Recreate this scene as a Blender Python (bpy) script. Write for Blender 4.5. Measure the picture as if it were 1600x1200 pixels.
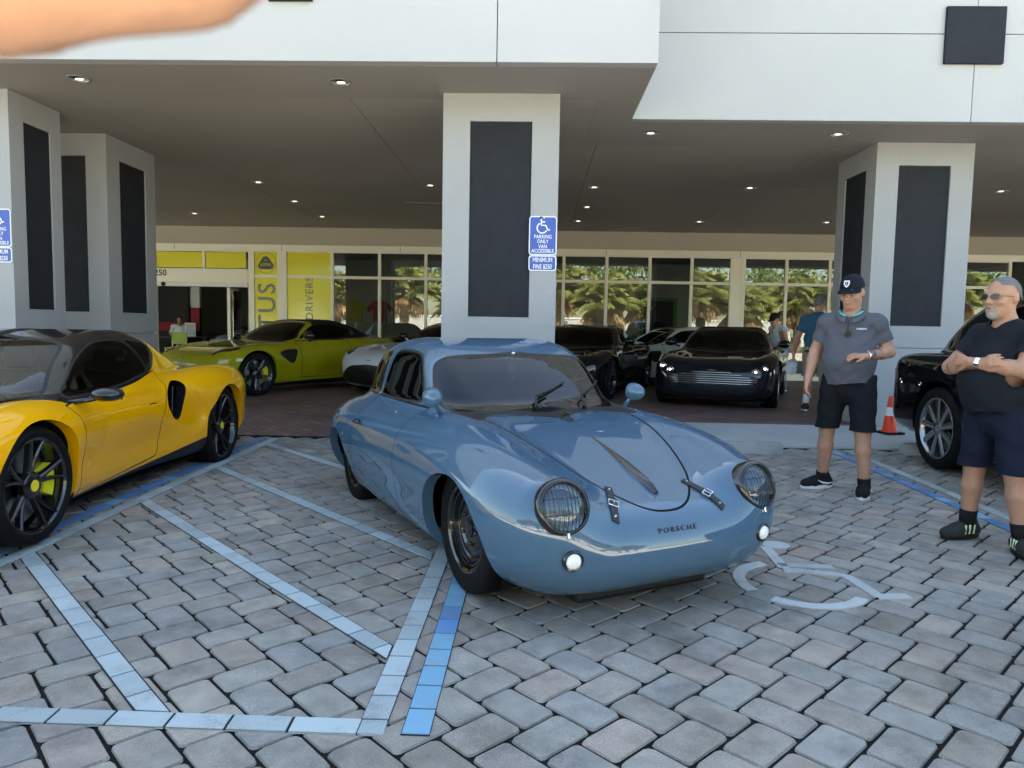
import bpy, bmesh, math, random
import numpy as np
from mathutils import Vector, Matrix
random.seed(7); RNG = np.random.default_rng(11)
scene = bpy.context.scene
for o in list(bpy.data.objects): bpy.data.objects.remove(o)
COL = scene.collection
rad = math.radians

# ------------------------------------------------------------ camera (solved from paving grid, pillars and fascia lines)
FPX, PITCH, ROLL, YAW, CAMH = 1119.0, .07823, .017816, -.030475, 1.30
_f = Vector((math.sin(YAW)*math.cos(PITCH), math.cos(YAW)*math.cos(PITCH), -math.sin(PITCH)))
_r = Vector((math.cos(YAW), -math.sin(YAW), 0)); _u = _r.cross(_f)
CR = math.cos(ROLL)*_r + math.sin(ROLL)*_u
CU = -math.sin(ROLL)*_r + math.cos(ROLL)*_u
cam_d = bpy.data.cameras.new('camera'); cam = bpy.data.objects.new('camera', cam_d); COL.objects.link(cam)
cam_d.sensor_width = 36; cam_d.lens = 36*FPX/1600; cam_d.clip_start = .01; cam_d.clip_end = 2000
M = Matrix.Identity(4)
for i in range(3):
    M[i][0] = CR[i]; M[i][1] = CU[i]; M[i][2] = -_f[i]
M.translation = (0, 0, CAMH); cam.matrix_world = M
cam_d.dof.use_dof = True; cam_d.dof.focus_distance = 5.0; cam_d.dof.aperture_fstop = 26.0
scene.camera = cam
# ------------------------------------------------------------ sky, sun, exposure
SUN_EL, SUN_ROT = rad(46), rad(-14)
world = bpy.data.worlds.new('World'); scene.world = world; world.use_nodes = True
wn = world.node_tree; wn.nodes.clear()
sky = wn.nodes.new('ShaderNodeTexSky'); sky.sky_type = 'NISHITA'; sky.sun_disc = False
sky.sun_elevation = SUN_EL; sky.sun_rotation = SUN_ROT; sky.air_density = 1.0; sky.dust_density = 1.0; sky.ozone_density = .8
bg = wn.nodes.new('ShaderNodeBackground'); bg.inputs[1].default_value = .06
wo = wn.nodes.new('ShaderNodeOutputWorld')
wn.links.new(sky.outputs[0], bg.inputs[0]); wn.links.new(bg.outputs[0], wo.inputs[0])
sd = bpy.data.lights.new('sun', 'SUN'); sd.energy = 5.0; sd.angle = rad(.5); sd.color = (1, .95, .87)
sun = bpy.data.objects.new('sun', sd); COL.objects.link(sun)
_sd = Vector((math.sin(SUN_ROT)*math.cos(SUN_EL), math.cos(SUN_ROT)*math.cos(SUN_EL), math.sin(SUN_EL)))
sun.rotation_euler = _sd.to_track_quat('Z', 'Y').to_euler(); sun.location = _sd*60
vs = scene.view_settings; vs.view_transform = 'Standard'; vs.look = 'None'; vs.gamma = 1; vs.use_curve_mapping = False
vs.exposure = 3.5
vs.use_white_balance = True; vs.white_balance_temperature = 7300; vs.white_balance_tint = 4

# ------------------------------------------------------------ ground height and photo-pixel helpers
def gz(y):
    if y < 3.6: return 0.0
    if y < 7.9: return .011*(y-3.6)
    if y < 9.2: return .0473+(y-7.9)/1.3*.0827
    return .13
def ray(px, py):
    return CR*((px-800)/FPX) - CU*((py-600)/FPX) + _f
def on_ground(px, py):
    d = ray(px, py); z = 0.0
    for _ in range(12):
        t = (z-CAMH)/d.z; z = gz(d.y*t)
    return Vector((d.x*t, d.y*t, z))
def at_y(px, py, Y):
    d = ray(px, py); return Vector((0, 0, CAMH)) + d*(Y/d.y)

# ------------------------------------------------------------ objects and properties
def tag(o, label=None, cat=None, group=None, kind=None):
    if label: o['label'] = label
    if cat: o['category'] = cat
    if group: o['group'] = group
    if kind: o['kind'] = kind
    return o
def empty(name, loc=(0, 0, 0), rz=0, label=None, cat=None, group=None):
    o = bpy.data.objects.new(name, None); COL.objects.link(o)
    o.location = loc; o.rotation_euler = (0, 0, rz); o.empty_display_size = .2
    return tag(o, label, cat, group)
def link(name, me, parent=None, mat=None, loc=None):
    o = bpy.data.objects.new(name, me); COL.objects.link(o)
    if parent: o.parent = parent
    if mat: me.materials.clear(); me.materials.append(mat)
    if loc is not None: o.location = loc
    return o
def copy_tree(o, parent=None):
    c = o.copy(); COL.objects.link(c); c.parent = parent
    for ch in o.children: copy_tree(ch, c)
    return c
def rotz(v, a):
    c, s = math.cos(a), math.sin(a); return (v[0]*c-v[1]*s, v[0]*s+v[1]*c, v[2])

class MB:
    """collects polygons and links them as one mesh object"""
    def __init__(s): s.v = []; s.f = []
    def add(s, vs, fs):
        n = len(s.v); s.v += [tuple(v) for v in vs]; s.f += [tuple(i+n for i in f) for f in fs]; return s
    def box(s, lo, hi, m=None):
        x0, y0, z0 = lo; x1, y1, z1 = hi
        vs = [(x0,y0,z0),(x1,y0,z0),(x1,y1,z0),(x0,y1,z0),(x0,y0,z1),(x1,y0,z1),(x1,y1,z1),(x0,y1,z1)]
        if m is not None: vs = [tuple(m @ Vector(v)) for v in vs]
        return s.add(vs, [(3,2,1,0),(4,5,6,7),(0,1,5,4),(1,2,6,5),(2,3,7,6),(3,0,4,7)])
    def bbox(s, lo, hi, b=.01, m=None):
        """box with bevelled edges"""
        bm = bmesh.new(); bmesh.ops.create_cube(bm, size=1)
        for v in bm.verts:
            v.co = Vector([lo[i]+(v.co[i]+.5)*(hi[i]-lo[i]) for i in range(3)])
        bmesh.ops.bevel(bm, geom=bm.edges[:]+bm.verts[:], offset=b, segments=2, profile=.5, affect='EDGES')
        bm.verts.index_update()
        vs = [tuple(m @ v.co) if m is not None else tuple(v.co) for v in bm.verts]
        s.add(vs, [[v.index for v in f.verts] for f in bm.faces]); bm.free(); return s
    def tube(s, pts, r, n=8, cap=True):
        pts = [Vector(p) for p in pts]; rs = r if isinstance(r, (list, tuple)) else [r]*len(pts)
        vs = []; fs = []; ref = None
        for i, p in enumerate(pts):
            t = (pts[min(i+1, len(pts)-1)]-pts[max(i-1, 0)]).normalized()
            if ref is None:
                ref = Vector((0, 0, 1)) if abs(t.z) < .9 else Vector((1, 0, 0))
            a = (ref - t*ref.dot(t)).normalized(); b = t.cross(a); ref = a
            for k in range(n):
                q = 2*math.pi*k/n; vs.append(tuple(p + (a*math.cos(q)+b*math.sin(q))*rs[i]))
        for i in range(len(pts)-1):
            for k in range(n):
                fs.append((i*n+k, i*n+(k+1) % n, (i+1)*n+(k+1) % n, (i+1)*n+k))
        if cap:
            fs.append(tuple(range(n))[::-1]); fs.append(tuple(range((len(pts)-1)*n, len(pts)*n)))
        return s.add(vs, fs)
    def lathe(s, prof, n=48, axis='y', m=None, close=False):
        """prof: (radius, offset along the axis)"""
        vs = []; fs = []; k = len(prof)
        for i in range(n):
            q = 2*math.pi*i/n; c, d = math.cos(q), math.sin(q)
            for r, h in prof:
                v = (r*c, h, r*d) if axis == 'y' else ((r*c, r*d, h) if axis == 'z' else (h, r*c, r*d))
                vs.append(v)
        for i in range(n):
            j = (i+1) % n
            for a in range(k-1 if not close else k):
                b = (a+1) % k; fs.append((i*k+a, i*k+b, j*k+b, j*k+a))
        if m is not None: vs = [tuple(m @ Vector(v)) for v in vs]
        return s.add(vs, fs)
    def prism(s, poly, z0, z1, m=None):
        n = len(poly); vs = [(x, y, z0) for x, y in poly]+[(x, y, z1) for x, y in poly]
        fs = [tuple(range(n))[::-1], tuple(range(n, 2*n))]+[(i, (i+1) % n, n+(i+1) % n, n+i) for i in range(n)]
        if m is not None: vs = [tuple(m @ Vector(v)) for v in vs]
        return s.add(vs, fs)
    def mesh(s, name, smooth=False, auto=None):
        me = bpy.data.meshes.new(name); me.from_pydata(s.v, [], s.f); me.update()
        bm = bmesh.new(); bm.from_mesh(me); bmesh.ops.recalc_face_normals(bm, faces=bm.faces); bm.to_mesh(me); bm.free()
        if smooth or auto:
            me.polygons.foreach_set('use_smooth', [True]*len(me.polygons))
            if auto: me.set_sharp_from_angle(angle=rad(auto))
        return me
    def build(s, name, mat, parent=None, smooth=False, auto=None, loc=None):
        return link(name, s.mesh(name, smooth, auto), parent, mat, loc)
def frame(o, z, x=None):
    """matrix with origin o, local z along z and local x near x"""
    z = Vector(z).normalized(); x = Vector(x) if x is not None else (Vector((1,0,0)) if abs(z.x) < .9 else Vector((0,1,0)))
    x = (x - z*x.dot(z)).normalized(); y = z.cross(x); m = Matrix.Identity(4)
    for i in range(3): m[i][0] = x[i]; m[i][1] = y[i]; m[i][2] = z[i]; m[i][3] = o[i]
    return m
def text_mesh(body, size, depth=.0, align='CENTER', sx=1.0, bold=0.0, spacing=1.0):
    cu = bpy.data.curves.new('t', 'FONT'); cu.body = body; cu.size = size; cu.extrude = depth; cu.align_x = align
    cu.align_y = 'CENTER'; cu.offset = bold; cu.space_character = spacing; cu.resolution_u = 3
    ob = bpy.data.objects.new('t', cu); COL.objects.link(ob)
    dg = bpy.context.evaluated_depsgraph_get(); me = bpy.data.meshes.new_from_object(ob.evaluated_get(dg))
    bpy.data.objects.remove(ob); bpy.data.curves.remove(cu)
    if sx != 1: me.transform(Matrix.Scale(sx, 4, (1, 0, 0)))
    return me
def put_text(body, size, m, mat, parent, name='lettering', **k):
    me = text_mesh(body, size, **k); me.transform(m); me.name = name
    return link(name, me, parent, mat)

# ------------------------------------------------------------ materials
MATS = {}
def mat(name, col=(.5,.5,.5), rough=.5, metal=0, spec=.5, coat=0, emit=None, es=1, bump=None, vary=None, alpha=1, sheen=0):
    """bump=(scale,strength), vary=(scale,amount)"""
    if name in MATS: return MATS[name]
    m = bpy.data.materials.new(name); m.use_nodes = True; nt = m.node_tree; b = nt.nodes['Principled BSDF']
    b.inputs['Base Color'].default_value = (*col, 1); b.inputs['Roughness'].default_value = rough
    b.inputs['Metallic'].default_value = metal; b.inputs['Specular IOR Level'].default_value = spec if rough < .6 else min(spec, .18)
    b.inputs['Coat Weight'].default_value = coat; b.inputs['Coat Roughness'].default_value = .015
    if sheen: b.inputs['Sheen Weight'].default_value = sheen
    if emit: b.inputs['Emission Color'].default_value = (*emit, 1); b.inputs['Emission Strength'].default_value = es
    if bump or vary:
        geo = nt.nodes.new('ShaderNodeTexCoord')
    if vary:
        n = nt.nodes.new('ShaderNodeTexNoise'); n.inputs['Scale'].default_value = vary[0]; n.inputs['Detail'].default_value = 5
        nt.links.new(geo.outputs['Object'], n.inputs['Vector'])
        r = nt.nodes.new('ShaderNodeMapRange'); r.inputs[1].default_value = .25; r.inputs[2].default_value = .75
        r.inputs[3].default_value = 1-vary[1]; r.inputs[4].default_value = 1+vary[1]
        nt.links.new(n.outputs[0], r.inputs[0])
        x = nt.nodes.new('ShaderNodeMix'); x.data_type = 'RGBA'; x.blend_type = 'MULTIPLY'; x.inputs[0].default_value = 1
        x.inputs[6].default_value = (*col, 1); nt.links.new(r.outputs[0], x.inputs[7]); nt.links.new(x.outputs[2], b.inputs['Base Color'])
    if bump:
        n2 = nt.nodes.new('ShaderNodeTexNoise'); n2.inputs['Scale'].default_value = bump[0]; n2.inputs['Detail'].default_value = 4
        nt.links.new(geo.outputs['Object'], n2.inputs['Vector'])
        bp = nt.nodes.new('ShaderNodeBump'); bp.inputs['Strength'].default_value = bump[1]; bp.inputs['Distance'].default_value = .01
        nt.links.new(n2.outputs[0], bp.inputs['Height']); nt.links.new(bp.outputs[0], b.inputs['Normal'])
    MATS[name] = m; return m
def glass(name, tint=(.8,.85,.85), ior=1.5, boost=0.0, rough=0.0):
    """thin pane: tinted see-through plus Fresnel reflection"""
    if name in MATS: return MATS[name]
    m = bpy.data.materials.new(name); m.use_nodes = True; nt = m.node_tree; nt.nodes.clear()
    o = nt.nodes.new('ShaderNodeOutputMaterial'); mx = nt.nodes.new('ShaderNodeMixShader')
    t = nt.nodes.new('ShaderNodeBsdfTransparent'); t.inputs[0].default_value = (*tint, 1)
    g = nt.nodes.new('ShaderNodeBsdfGlossy'); g.inputs['Roughness'].default_value = rough
    f = nt.nodes.new('ShaderNodeFresnel'); f.inputs[0].default_value = ior
    a = nt.nodes.new('ShaderNodeMath'); a.operation = 'ADD'; a.use_clamp = True; a.inputs[1].default_value = boost
    nt.links.new(f.outputs[0], a.inputs[0]); nt.links.new(a.outputs[0], mx.inputs[0])
    nt.links.new(t.outputs[0], mx.inputs[1]); nt.links.new(g.outputs[0], mx.inputs[2]); nt.links.new(mx.outputs[0], o.inputs[0])
    MATS[name] = m; return m
def nodes(name):
    m = bpy.data.materials.new(name); m.use_nodes = True; MATS[name] = m
    return m, m.node_tree, m.node_tree.nodes['Principled BSDF']
def paint(name, col, rough=.5, metal=0.0, coat=1.0):
    m = mat(name, col, rough, metal, .0, coat); m.node_tree.nodes['Principled BSDF'].inputs['Coat IOR'].default_value = 1.68; return m
# ============================================================ SETTING: ground, paving, lines
def paver_mat(name, island):
    m, nt, b = nodes(name)
    N = nt.nodes.new; L = nt.links.new
    geo = N('ShaderNodeNewGeometry')
    if island: rnd = geo.outputs['Random Per Island']
    else: rnd = N('ShaderNodeObjectInfo').outputs['Random']
    cr = N('ShaderNodeValToRGB'); e = cr.color_ramp.elements
    e[0].position = 0; e[0].color = (.25,.225,.19,1); e[1].position = 1; e[1].color = (.37,.335,.285,1)
    for p, c in ((.2,(.30,.27,.235,1)),(.38,(.26,.25,.235,1)),(.55,(.325,.30,.262,1)),(.72,(.275,.268,.255,1)),(.86,(.32,.265,.225,1))):
        x = e.new(p); x.color = c
    L(rnd, cr.inputs[0])
    n1 = N('ShaderNodeTexNoise'); n1.inputs['Scale'].default_value = 9; n1.inputs['Detail'].default_value = 6; L(geo.outputs['Position'], n1.inputs['Vector'])
    n2 = N('ShaderNodeTexNoise'); n2.inputs['Scale'].default_value = 420; n2.inputs['Detail'].default_value = 2; L(geo.outputs['Position'], n2.inputs['Vector'])
    n3 = N('ShaderNodeTexNoise'); n3.inputs['Scale'].default_value = .55; n3.inputs['Detail'].default_value = 3; L(geo.outputs['Position'], n3.inputs['Vector'])
    def rng(src, a, c, d, f):
        r = N('ShaderNodeMapRange'); r.inputs[1].default_value = a; r.inputs[2].default_value = c; r.inputs[3].default_value = d; r.inputs[4].default_value = f
        L(src, r.inputs[0]); return r.outputs[0]
    def mul(a, v):
        x = N('ShaderNodeMix'); x.data_type = 'RGBA'; x.blend_type = 'MULTIPLY'; x.inputs[0].default_value = 1
        L(a, x.inputs[6]); L(v, x.inputs[7]); return x.outputs[2]
    c = mul(cr.outputs[0], rng(n1.outputs[0], .3, .7, .82, 1.16))
    c = mul(c, rng(n2.outputs[0], .35, .68, .72, 1.42)); c = mul(c, rng(n3.outputs[0], .3, .7, .80, 1.14)); n5 = N('ShaderNodeTexNoise'); n5.inputs['Scale'].default_value = 2.6; n5.inputs['Detail'].default_value = 8; n5.inputs['Roughness'].default_value = .7; L(geo.outputs['Position'], n5.inputs['Vector']); c = mul(c, rng(n5.outputs[0], .36, .5, .74, 1.04))
    L(c, b.inputs['Base Color']); b.inputs['Roughness'].default_value = .8; b.inputs['Specular IOR Level'].default_value = .35
    bp = N('ShaderNodeBump'); bp.inputs['Strength'].default_value = .45; bp.inputs['Distance'].default_value = .003
    L(n2.outputs[0], bp.inputs['Height']); L(bp.outputs[0], b.inputs['Normal'])
    return m
def line_mat(name, col):
    m, nt, b = nodes(name); N = nt.nodes.new; L = nt.links.new
    geo = N('ShaderNodeNewGeometry'); n = N('ShaderNodeTexNoise'); n.inputs['Scale'].default_value = 260; n.inputs['Detail'].default_value = 3
    L(geo.outputs['Position'], n.inputs['Vector'])
    n4 = N('ShaderNodeTexNoise'); n4.inputs['Scale'].default_value = 7; n4.inputs['Detail'].default_value = 7; L(geo.outputs['Position'], n4.inputs['Vector'])
    ad = N('ShaderNodeMath'); ad.operation = 'ADD'; L(n.outputs[0], ad.inputs[0]); L(n4.outputs[0], ad.inputs[1])
    oi = N('ShaderNodeObjectInfo')
    r = N('ShaderNodeMapRange'); r.inputs[1].default_value = .70; r.inputs[2].default_value = .93; r.inputs[3].default_value = 0; r.inputs[4].default_value = 1; L(ad.outputs[0], r.inputs[0])
    x = N('ShaderNodeMix'); x.data_type = 'RGBA'; L(r.outputs[0], x.inputs[0]); x.inputs[6].default_value = (.27,.28,.28,1); x.inputs[7].default_value = (*col, 1)
    r2 = N('ShaderNodeMapRange'); r2.inputs[3].default_value = .78; r2.inputs[4].default_value = 1.1; L(oi.outputs['Random'], r2.inputs[0])
    y = N('ShaderNodeMix'); y.data_type = 'RGBA'; y.blend_type = 'MULTIPLY'; y.inputs[0].default_value = 1; L(x.outputs[2], y.inputs[6]); L(r2.outputs[0], y.inputs[7])
    L(y.outputs[2], b.inputs['Base Color']); b.inputs['Roughness'].default_value = .65
    bp = N('ShaderNodeBump'); bp.inputs['Strength'].default_value = .35; bp.inputs['Distance'].default_value = .003
    L(n.outputs[0], bp.inputs['Height']); L(bp.outputs[0], b.inputs['Normal'])
    return m
M_sand = mat('joint_sand', (.012,.0115,.011), .95, vary=(14,.4))
M_asph = mat('asphalt', (.055,.055,.056), .9, bump=(160,.4), vary=(.6,.15))
M_conc = mat('concrete_apron', (.47,.48,.47), .85, bump=(120,.2), vary=(1.6,.10))
M_grass = mat('lawn', (.075,.13,.028), .9, vary=(1.2,.35), bump=(60,.6))
# far ground, one sheet to the horizon
g = MB()
g.add([(-600,-600,-.06),(600,-600,-.06),(600,600,-.06),(-600,600,-.06)], [(0,1,2,3)])
tag(g.build('ground', M_asph), kind='structure')
lw = MB(); lw.add([(-70,-60,-.04),(70,-60,-.04),(70,-15.5,-.04),(-70,-15.5,-.04)], [(0,1,2,3)])
tag(lw.build('lawn', M_grass), kind='structure')
rdw = MB(); rdw.add([(-70,-14.5,-.048),(70,-14.5,-.048),(70,.9,-.048),(-70,.9,-.048)], [(0,1,2,3)])
tag(rdw.build('drive_lane', mat('pale_bounce_drive', (.46,.43,.39), .9, vary=(.8,.12), bump=(120,.3))), kind='structure')  # unseen lane behind the camera, kept pale to bounce sun under the soffit
# bed of joint sand that follows the ground profile
def sheet(mb, x0, x1, ys, dz, zf=gz):
    n = len(mb.v)
    for y in ys: mb.v += [(x0, y, zf(y)+dz), (x1, y, zf(y)+dz)]
    for i in range(len(ys)-1): mb.f.append((n+2*i, n+2*i+1, n+2*i+3, n+2*i+2))
pv = MB(); sheet(pv, -12, 12, [.9,3.6,7.9], -.009)
paving = tag(pv.build('paving', M_sand), kind='structure')
ap = MB(); sheet(ap, .6, 12, [7.93,9.2], .0)
apron = tag(ap.build('concrete_apron', M_conc), kind='structure')
kl = MB(); kl.box((.6,7.885,.02),(12,7.927,.058)); kl.build('edge_strip', mat('edge_conc',(.46,.46,.44),.85,vary=(5,.1)), apron)
# dark brick floor of the covered drive
def brick_mat():
    m, nt, b = nodes('dark_brick_floor'); N = nt.nodes.new; L = nt.links.new
    tc = N('ShaderNodeTexCoord'); mp = N('ShaderNodeMapping'); mp.inputs['Rotation'].default_value[2] = rad(45); L(tc.outputs['Object'], mp.inputs[0])
    br = N('ShaderNodeTexBrick'); br.inputs['Scale'].default_value = 1; br.inputs['Brick Width'].default_value = .2; br.inputs['Row Height'].default_value = .1
    br.inputs['Mortar Size'].default_value = .004; br.inputs['Color1'].default_value = (.26,.15,.13,1); br.inputs['Color2'].default_value = (.15,.10,.098,1); br.inputs['Mortar'].default_value = (.05,.042,.04,1)
    L(mp.outputs[0], br.inputs['Vector'])
    n = N('ShaderNodeTexNoise'); n.inputs['Scale'].default_value = .9; n.inputs['Detail'].default_value = 6; L(tc.outputs['Object'], n.inputs['Vector'])
    r = N('ShaderNodeMapRange'); r.inputs[1].default_value = .3; r.inputs[2].default_value = .7; r.inputs[3].default_value = .7; r.inputs[4].default_value = 1.35; L(n.outputs[0], r.inputs[0])
    x = N('ShaderNodeMix'); x.data_type = 'RGBA'; x.blend_type = 'MULTIPLY'; x.inputs[0].default_value = 1; L(br.outputs[0], x.inputs[6]); L(r.outputs[0], x.inputs[7])
    L(x.outputs[2], b.inputs['Base Color']); b.inputs['Roughness'].default_value = .55
    bp = N('ShaderNodeBump'); bp.inputs['Strength'].default_value = .5; bp.inputs['Distance'].default_value = .004; bp.invert = True
    L(br.outputs['Fac'], bp.inputs['Height']); L(bp.outputs[0], b.inputs['Normal']); return m
M_dbrick = brick_mat()
fl = MB(); sheet(fl, -14, .6, [7.9,9.2], -.002); sheet(fl, -14, 14, [9.2,17.9], -.002)
tag(fl.build('covered_floor', M_dbrick), kind='structure')

# 45 degree herringbone of 2:3 pavers
U = .07858
def paver_ring(L_, W_, inset, z, rc):
    out = []
    for sx, sy, a0 in ((1,1,0),(-1,1,90),(-1,-1,180),(1,-1,270)):
        for k in range(3):
            a = rad(a0+45*k); out.append((sx*(L_/2-inset-rc)+math.cos(a)*rc, sy*(W_/2-inset-rc)+math.sin(a)*rc, z))
    return out
def paver_geo(var):
    r = random.Random(var); L_, W_ = 3*U, 2*U
    top = paver_ring(L_, W_, .0086+r.uniform(-.001,.0016), 0, .019+r.uniform(-.005,.007)); bot = paver_ring(L_, W_, .0058, -.0085, .017)
    top = [(x+r.uniform(-.0012,.0012), y+r.uniform(-.0012,.0012), z) for x, y, z in top]
    return top+bot, [tuple(range(12))]+[(12+i, 12+(i+1) % 12, (i+1) % 12, i) for i in range(12)]
M_pav_o = paver_mat('paver_concrete', False); M_pav_i = paver_mat('paver_concrete_field', True)
pmesh = []
for v in range(5):
    vs_, fs_ = paver_geo(v); me = bpy.data.meshes.new('paver'); me.from_pydata(vs_, [], fs_); me.materials.append(M_pav_o); pmesh.append(me)
OX, OY = -.1468, 2.2036
cells = []
for j in range(-4, 19):
    for i in range(-60, 60):
        for ori in (0, 1):
            x = OX+i*2*math.sqrt(2)*U+ori*1.41421*U; y = OY+j*4.24264*U+ori*2.12132*U
            if y > 7.82 or abs(x) > 11.5: continue
            cells.append((x, y, ori))
def shown(x, y):
    d = Vector((x, y, gz(y)-CAMH)); z = d.dot(_f)
    if z < .3: return 0
    px = 800+FPX*d.dot(CR)/z; py = 600-FPX*d.dot(CU)/z
    if not (-20 < px < 1620 and py < 1215): return 0
    lx, ly = x-.15, y-4.6                       # under the coupe: not in view
    if abs(lx*.875+ly*.484) < .72 and abs(lx*.484-ly*.875) < 1.55: return 0
    return 1/(z*z*z)
cells.sort(key=lambda c: -shown(c[0], c[1]))
fm = MB()
for n, (x, y, ori) in enumerate(cells):
    a = rad(45 if ori == 0 else -45); tx, ty, tz = random.gauss(0,.004), random.gauss(0,.004), random.gauss(0,.0009)
    if n < 300:
        o = bpy.data.objects.new('paver', pmesh[n % 5]); COL.objects.link(o); o.parent = paving
        o.location = (x, y, gz(y)+tz); o.rotation_euler = (tx, ty, a+random.gauss(0,.006))
    else:
        vs_, fs_ = paver_geo(n % 9); c, s = math.cos(a), math.sin(a)
        fm.add([(x+p[0]*c-p[1]*s, y+p[0]*s+p[1]*c, gz(y+p[0]*s+p[1]*c)+p[2]+tz+tx*p[0]) for p in vs_], fs_)
tag(fm.build('paver_field', M_pav_i, paving), kind='stuff')

# parking lines: inset painted pavers
M_lw = line_mat('line_white', (.42,.49,.51)); M_lb = line_mat('line_blue', (.11,.26,.50)); M_lb2 = line_mat('line_blue_worn', (.19,.40,.57))
M_gap = mat('line_joint', (.03,.03,.03), .95)
def line_piece(poly, m, name='line_paver'):
    """poly: four ground corners; a thin tile 5 mm proud of the joints"""
    c = Vector((sum(p[0] for p in poly)/len(poly), sum(p[1] for p in poly)/len(poly)))
    def ins(p, d):
        v = c-Vector(p[:2]); return Vector(p[:2])+v.normalized()*d
    tp = [ins(p, .006) for p in poly]; bt = [ins(p, .0035) for p in poly]; n = len(poly); mb = MB()
    mb.add([(p.x, p.y, gz(p.y)+.0055) for p in tp]+[(p.x, p.y, gz(p.y)-.004) for p in bt],
           [tuple(range(n))]+[(n+i, n+(i+1) % n, (i+1) % n, i) for i in range(n)])
    return mb.build(name, m, paving)
def line_base(poly):
    c = Vector((sum(p[0] for p in poly)/4, sum(p[1] for p in poly)/4)); mb = MB()
    ps = [Vector(p)+(Vector(p)-c).normalized()*.006 for p in poly]
    k = 14; vs_ = []
    for i in range(k+1):
        t = i/k
        for a, b in ((ps[0], ps[1]), (ps[3], ps[2])):
            q = a.lerp(b, t); vs_.append((q.x, q.y, gz(q.y)+.0024))
    mb.add(vs_, [(2*i, 2*i+2, 2*i+3, 2*i+1) for i in range(k)]); return mb.build('line_joint_bed', M_gap, paving)
def stripe(p0, p1, w, step, mats, slant=0.0, jit=.01):
    p0, p1 = Vector(p0), Vector(p1); d = (p1-p0); L_ = d.length; d.normalize(); nrm = Vector((-d.y, d.x))
    line_base([tuple(p0), tuple(p1), tuple(p1+nrm*w), tuple(p0+nrm*w)])
    t = 0.0
    while t < L_-.02:
        e = min(L_, t+step+random.uniform(-jit, jit))
        if L_-e < .05: e = L_
        s = slant*w
        a0 = 0 if t == 0 else s; a1 = 0 if e == L_ else s
        line_piece([tuple(p0+d*t), tuple(p0+d*e), tuple(p0+d*(e+a1)+nrm*w), tuple(p0+d*(t+a0)+nrm*w)], random.choice(mats))
        t = e
W1 = [M_lw]
stripe((-.455,2.255), (-.455,7.4), .093, .150, W1)                                     # right side of the aisle
stripe((-.308,2.176), (-.308,7.3), .094, .150, [M_lb, M_lb2, M_lb2, M_lb2])
stripe((-3.3,2.168), (-.54,2.168), .087, .193, W1, slant=-.05+.0)                       # near end of the aisle
line_piece([(-.545,2.168),(-.452,2.168),(-.455,2.255),(-.545,2.253)], M_lw)
stripe((-2.77,3.2), (-2.77,7.72), .093, .150, W1)                                       # left side
stripe((-2.915,3.2), (-2.915,7.72), .094, .150, [M_lb, M_lb, M_lb2])
def clip_poly(poly, nx, ny, d):
    """keep nx*x+ny*y < d"""
    out = []
    for i in range(len(poly)):
        p, q = poly[i], poly[(i+1) % len(poly)]; a, b = nx*p[0]+ny*p[1]-d, nx*q[0]+ny*q[1]-d
        if a < 0: out.append(p)
        if (a < 0) != (b < 0): t = a/(a-b); out.append((p[0]+(q[0]-p[0])*t, p[1]+(q[1]-p[1])*t))
    return out
for k in range(5):                                                                      # diagonal hatching
    c0 = .95+1.185*k; w = .118; t = -6.0
    def P(u, c): return ((c-u)/2, (c+u)/2)                                              # u = y-x, c = x+y
    while t < 14:
        e = t+.277+random.uniform(-.015,.015)
        for mode, po in (('bed', [P(t-.001,c0-.006),P(e+.001,c0-.006),P(e+.001,c0+w+.006),P(t-.001,c0+w+.006)]), ('tile', [P(t,c0),P(e,c0),P(e,c0+w),P(t,c0+w)])):
            for pl_ in ((1,0,-.552),(-1,0,2.768),(0,-1,-2.258),(0,1,7.72)):
                if len(po) > 2: po = clip_poly(po, *pl_)
            if len(po) < 3: continue
            ar = abs(sum(po[i][0]*po[(i+1) % len(po)][1]-po[(i+1) % len(po)][0]*po[i][1] for i in range(len(po))))/2
            if ar < .0009: continue
            if mode == 'tile': line_piece(po, M_lw)
            else:
                mb = MB(); mb.add([(x, y, gz(y)+.0022) for x, y in po], [tuple(range(len(po)))]); mb.build('line_joint_bed', M_gap, paving)
        t = e
stripe((3.255,2.4), (3.255,7.7), .094, .150, [M_lb, M_lb, M_lb2])
stripe((3.43,2.4), (3.43,7.75), .094, .150, W1)
# wheelchair symbol laid on the bay
def ribbon(pts, w, name):
    pts = [Vector(p) for p in pts]; mb = MB(); vs_ = []
    for i, p in enumerate(pts):
        t = (pts[min(i+1, len(pts)-1)]-pts[max(i-1, 0)]).normalized(); n_ = Vector((-t.y, t.x))*w/2
        for q in (p+n_, p-n_): vs_.append((q.x, q.y, gz(q.y)+.006))
    mb.add(vs_, [(2*i, 2*i+1, 2*i+3, 2*i+2) for i in range(len(pts)-1)])
    low = [(x, y, z-.01) for x, y, z in vs_]; n = len(vs_)
    mb.add(vs_+low, [(2*i, 2*i+2, n+2*i+2, n+2*i) for i in range(len(pts)-1)]+[(2*i+1, n+2*i+1, n+2*i+3, 2*i+3) for i in range(len(pts)-1)])
    return mb.build(name, M_sym, paving)
M_sym = line_mat('symbol_white', (.50,.54,.55))
for pts in ([(1.415,4.28),(1.40,3.90)], [(1.385,3.955),(1.68,3.945)], [(1.385,3.875),(1.62,3.835),(1.70,3.80),(1.735,3.50)], [(1.715,3.515),(1.89,3.535)]):
    ribbon(pts, .062, 'wheelchair_symbol')
ribbon([(1.40+.30*math.cos(rad(a)), 3.675+.31*math.sin(rad(a))) for a in range(108, 212, 8)], .062, 'wheelchair_symbol')
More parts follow.
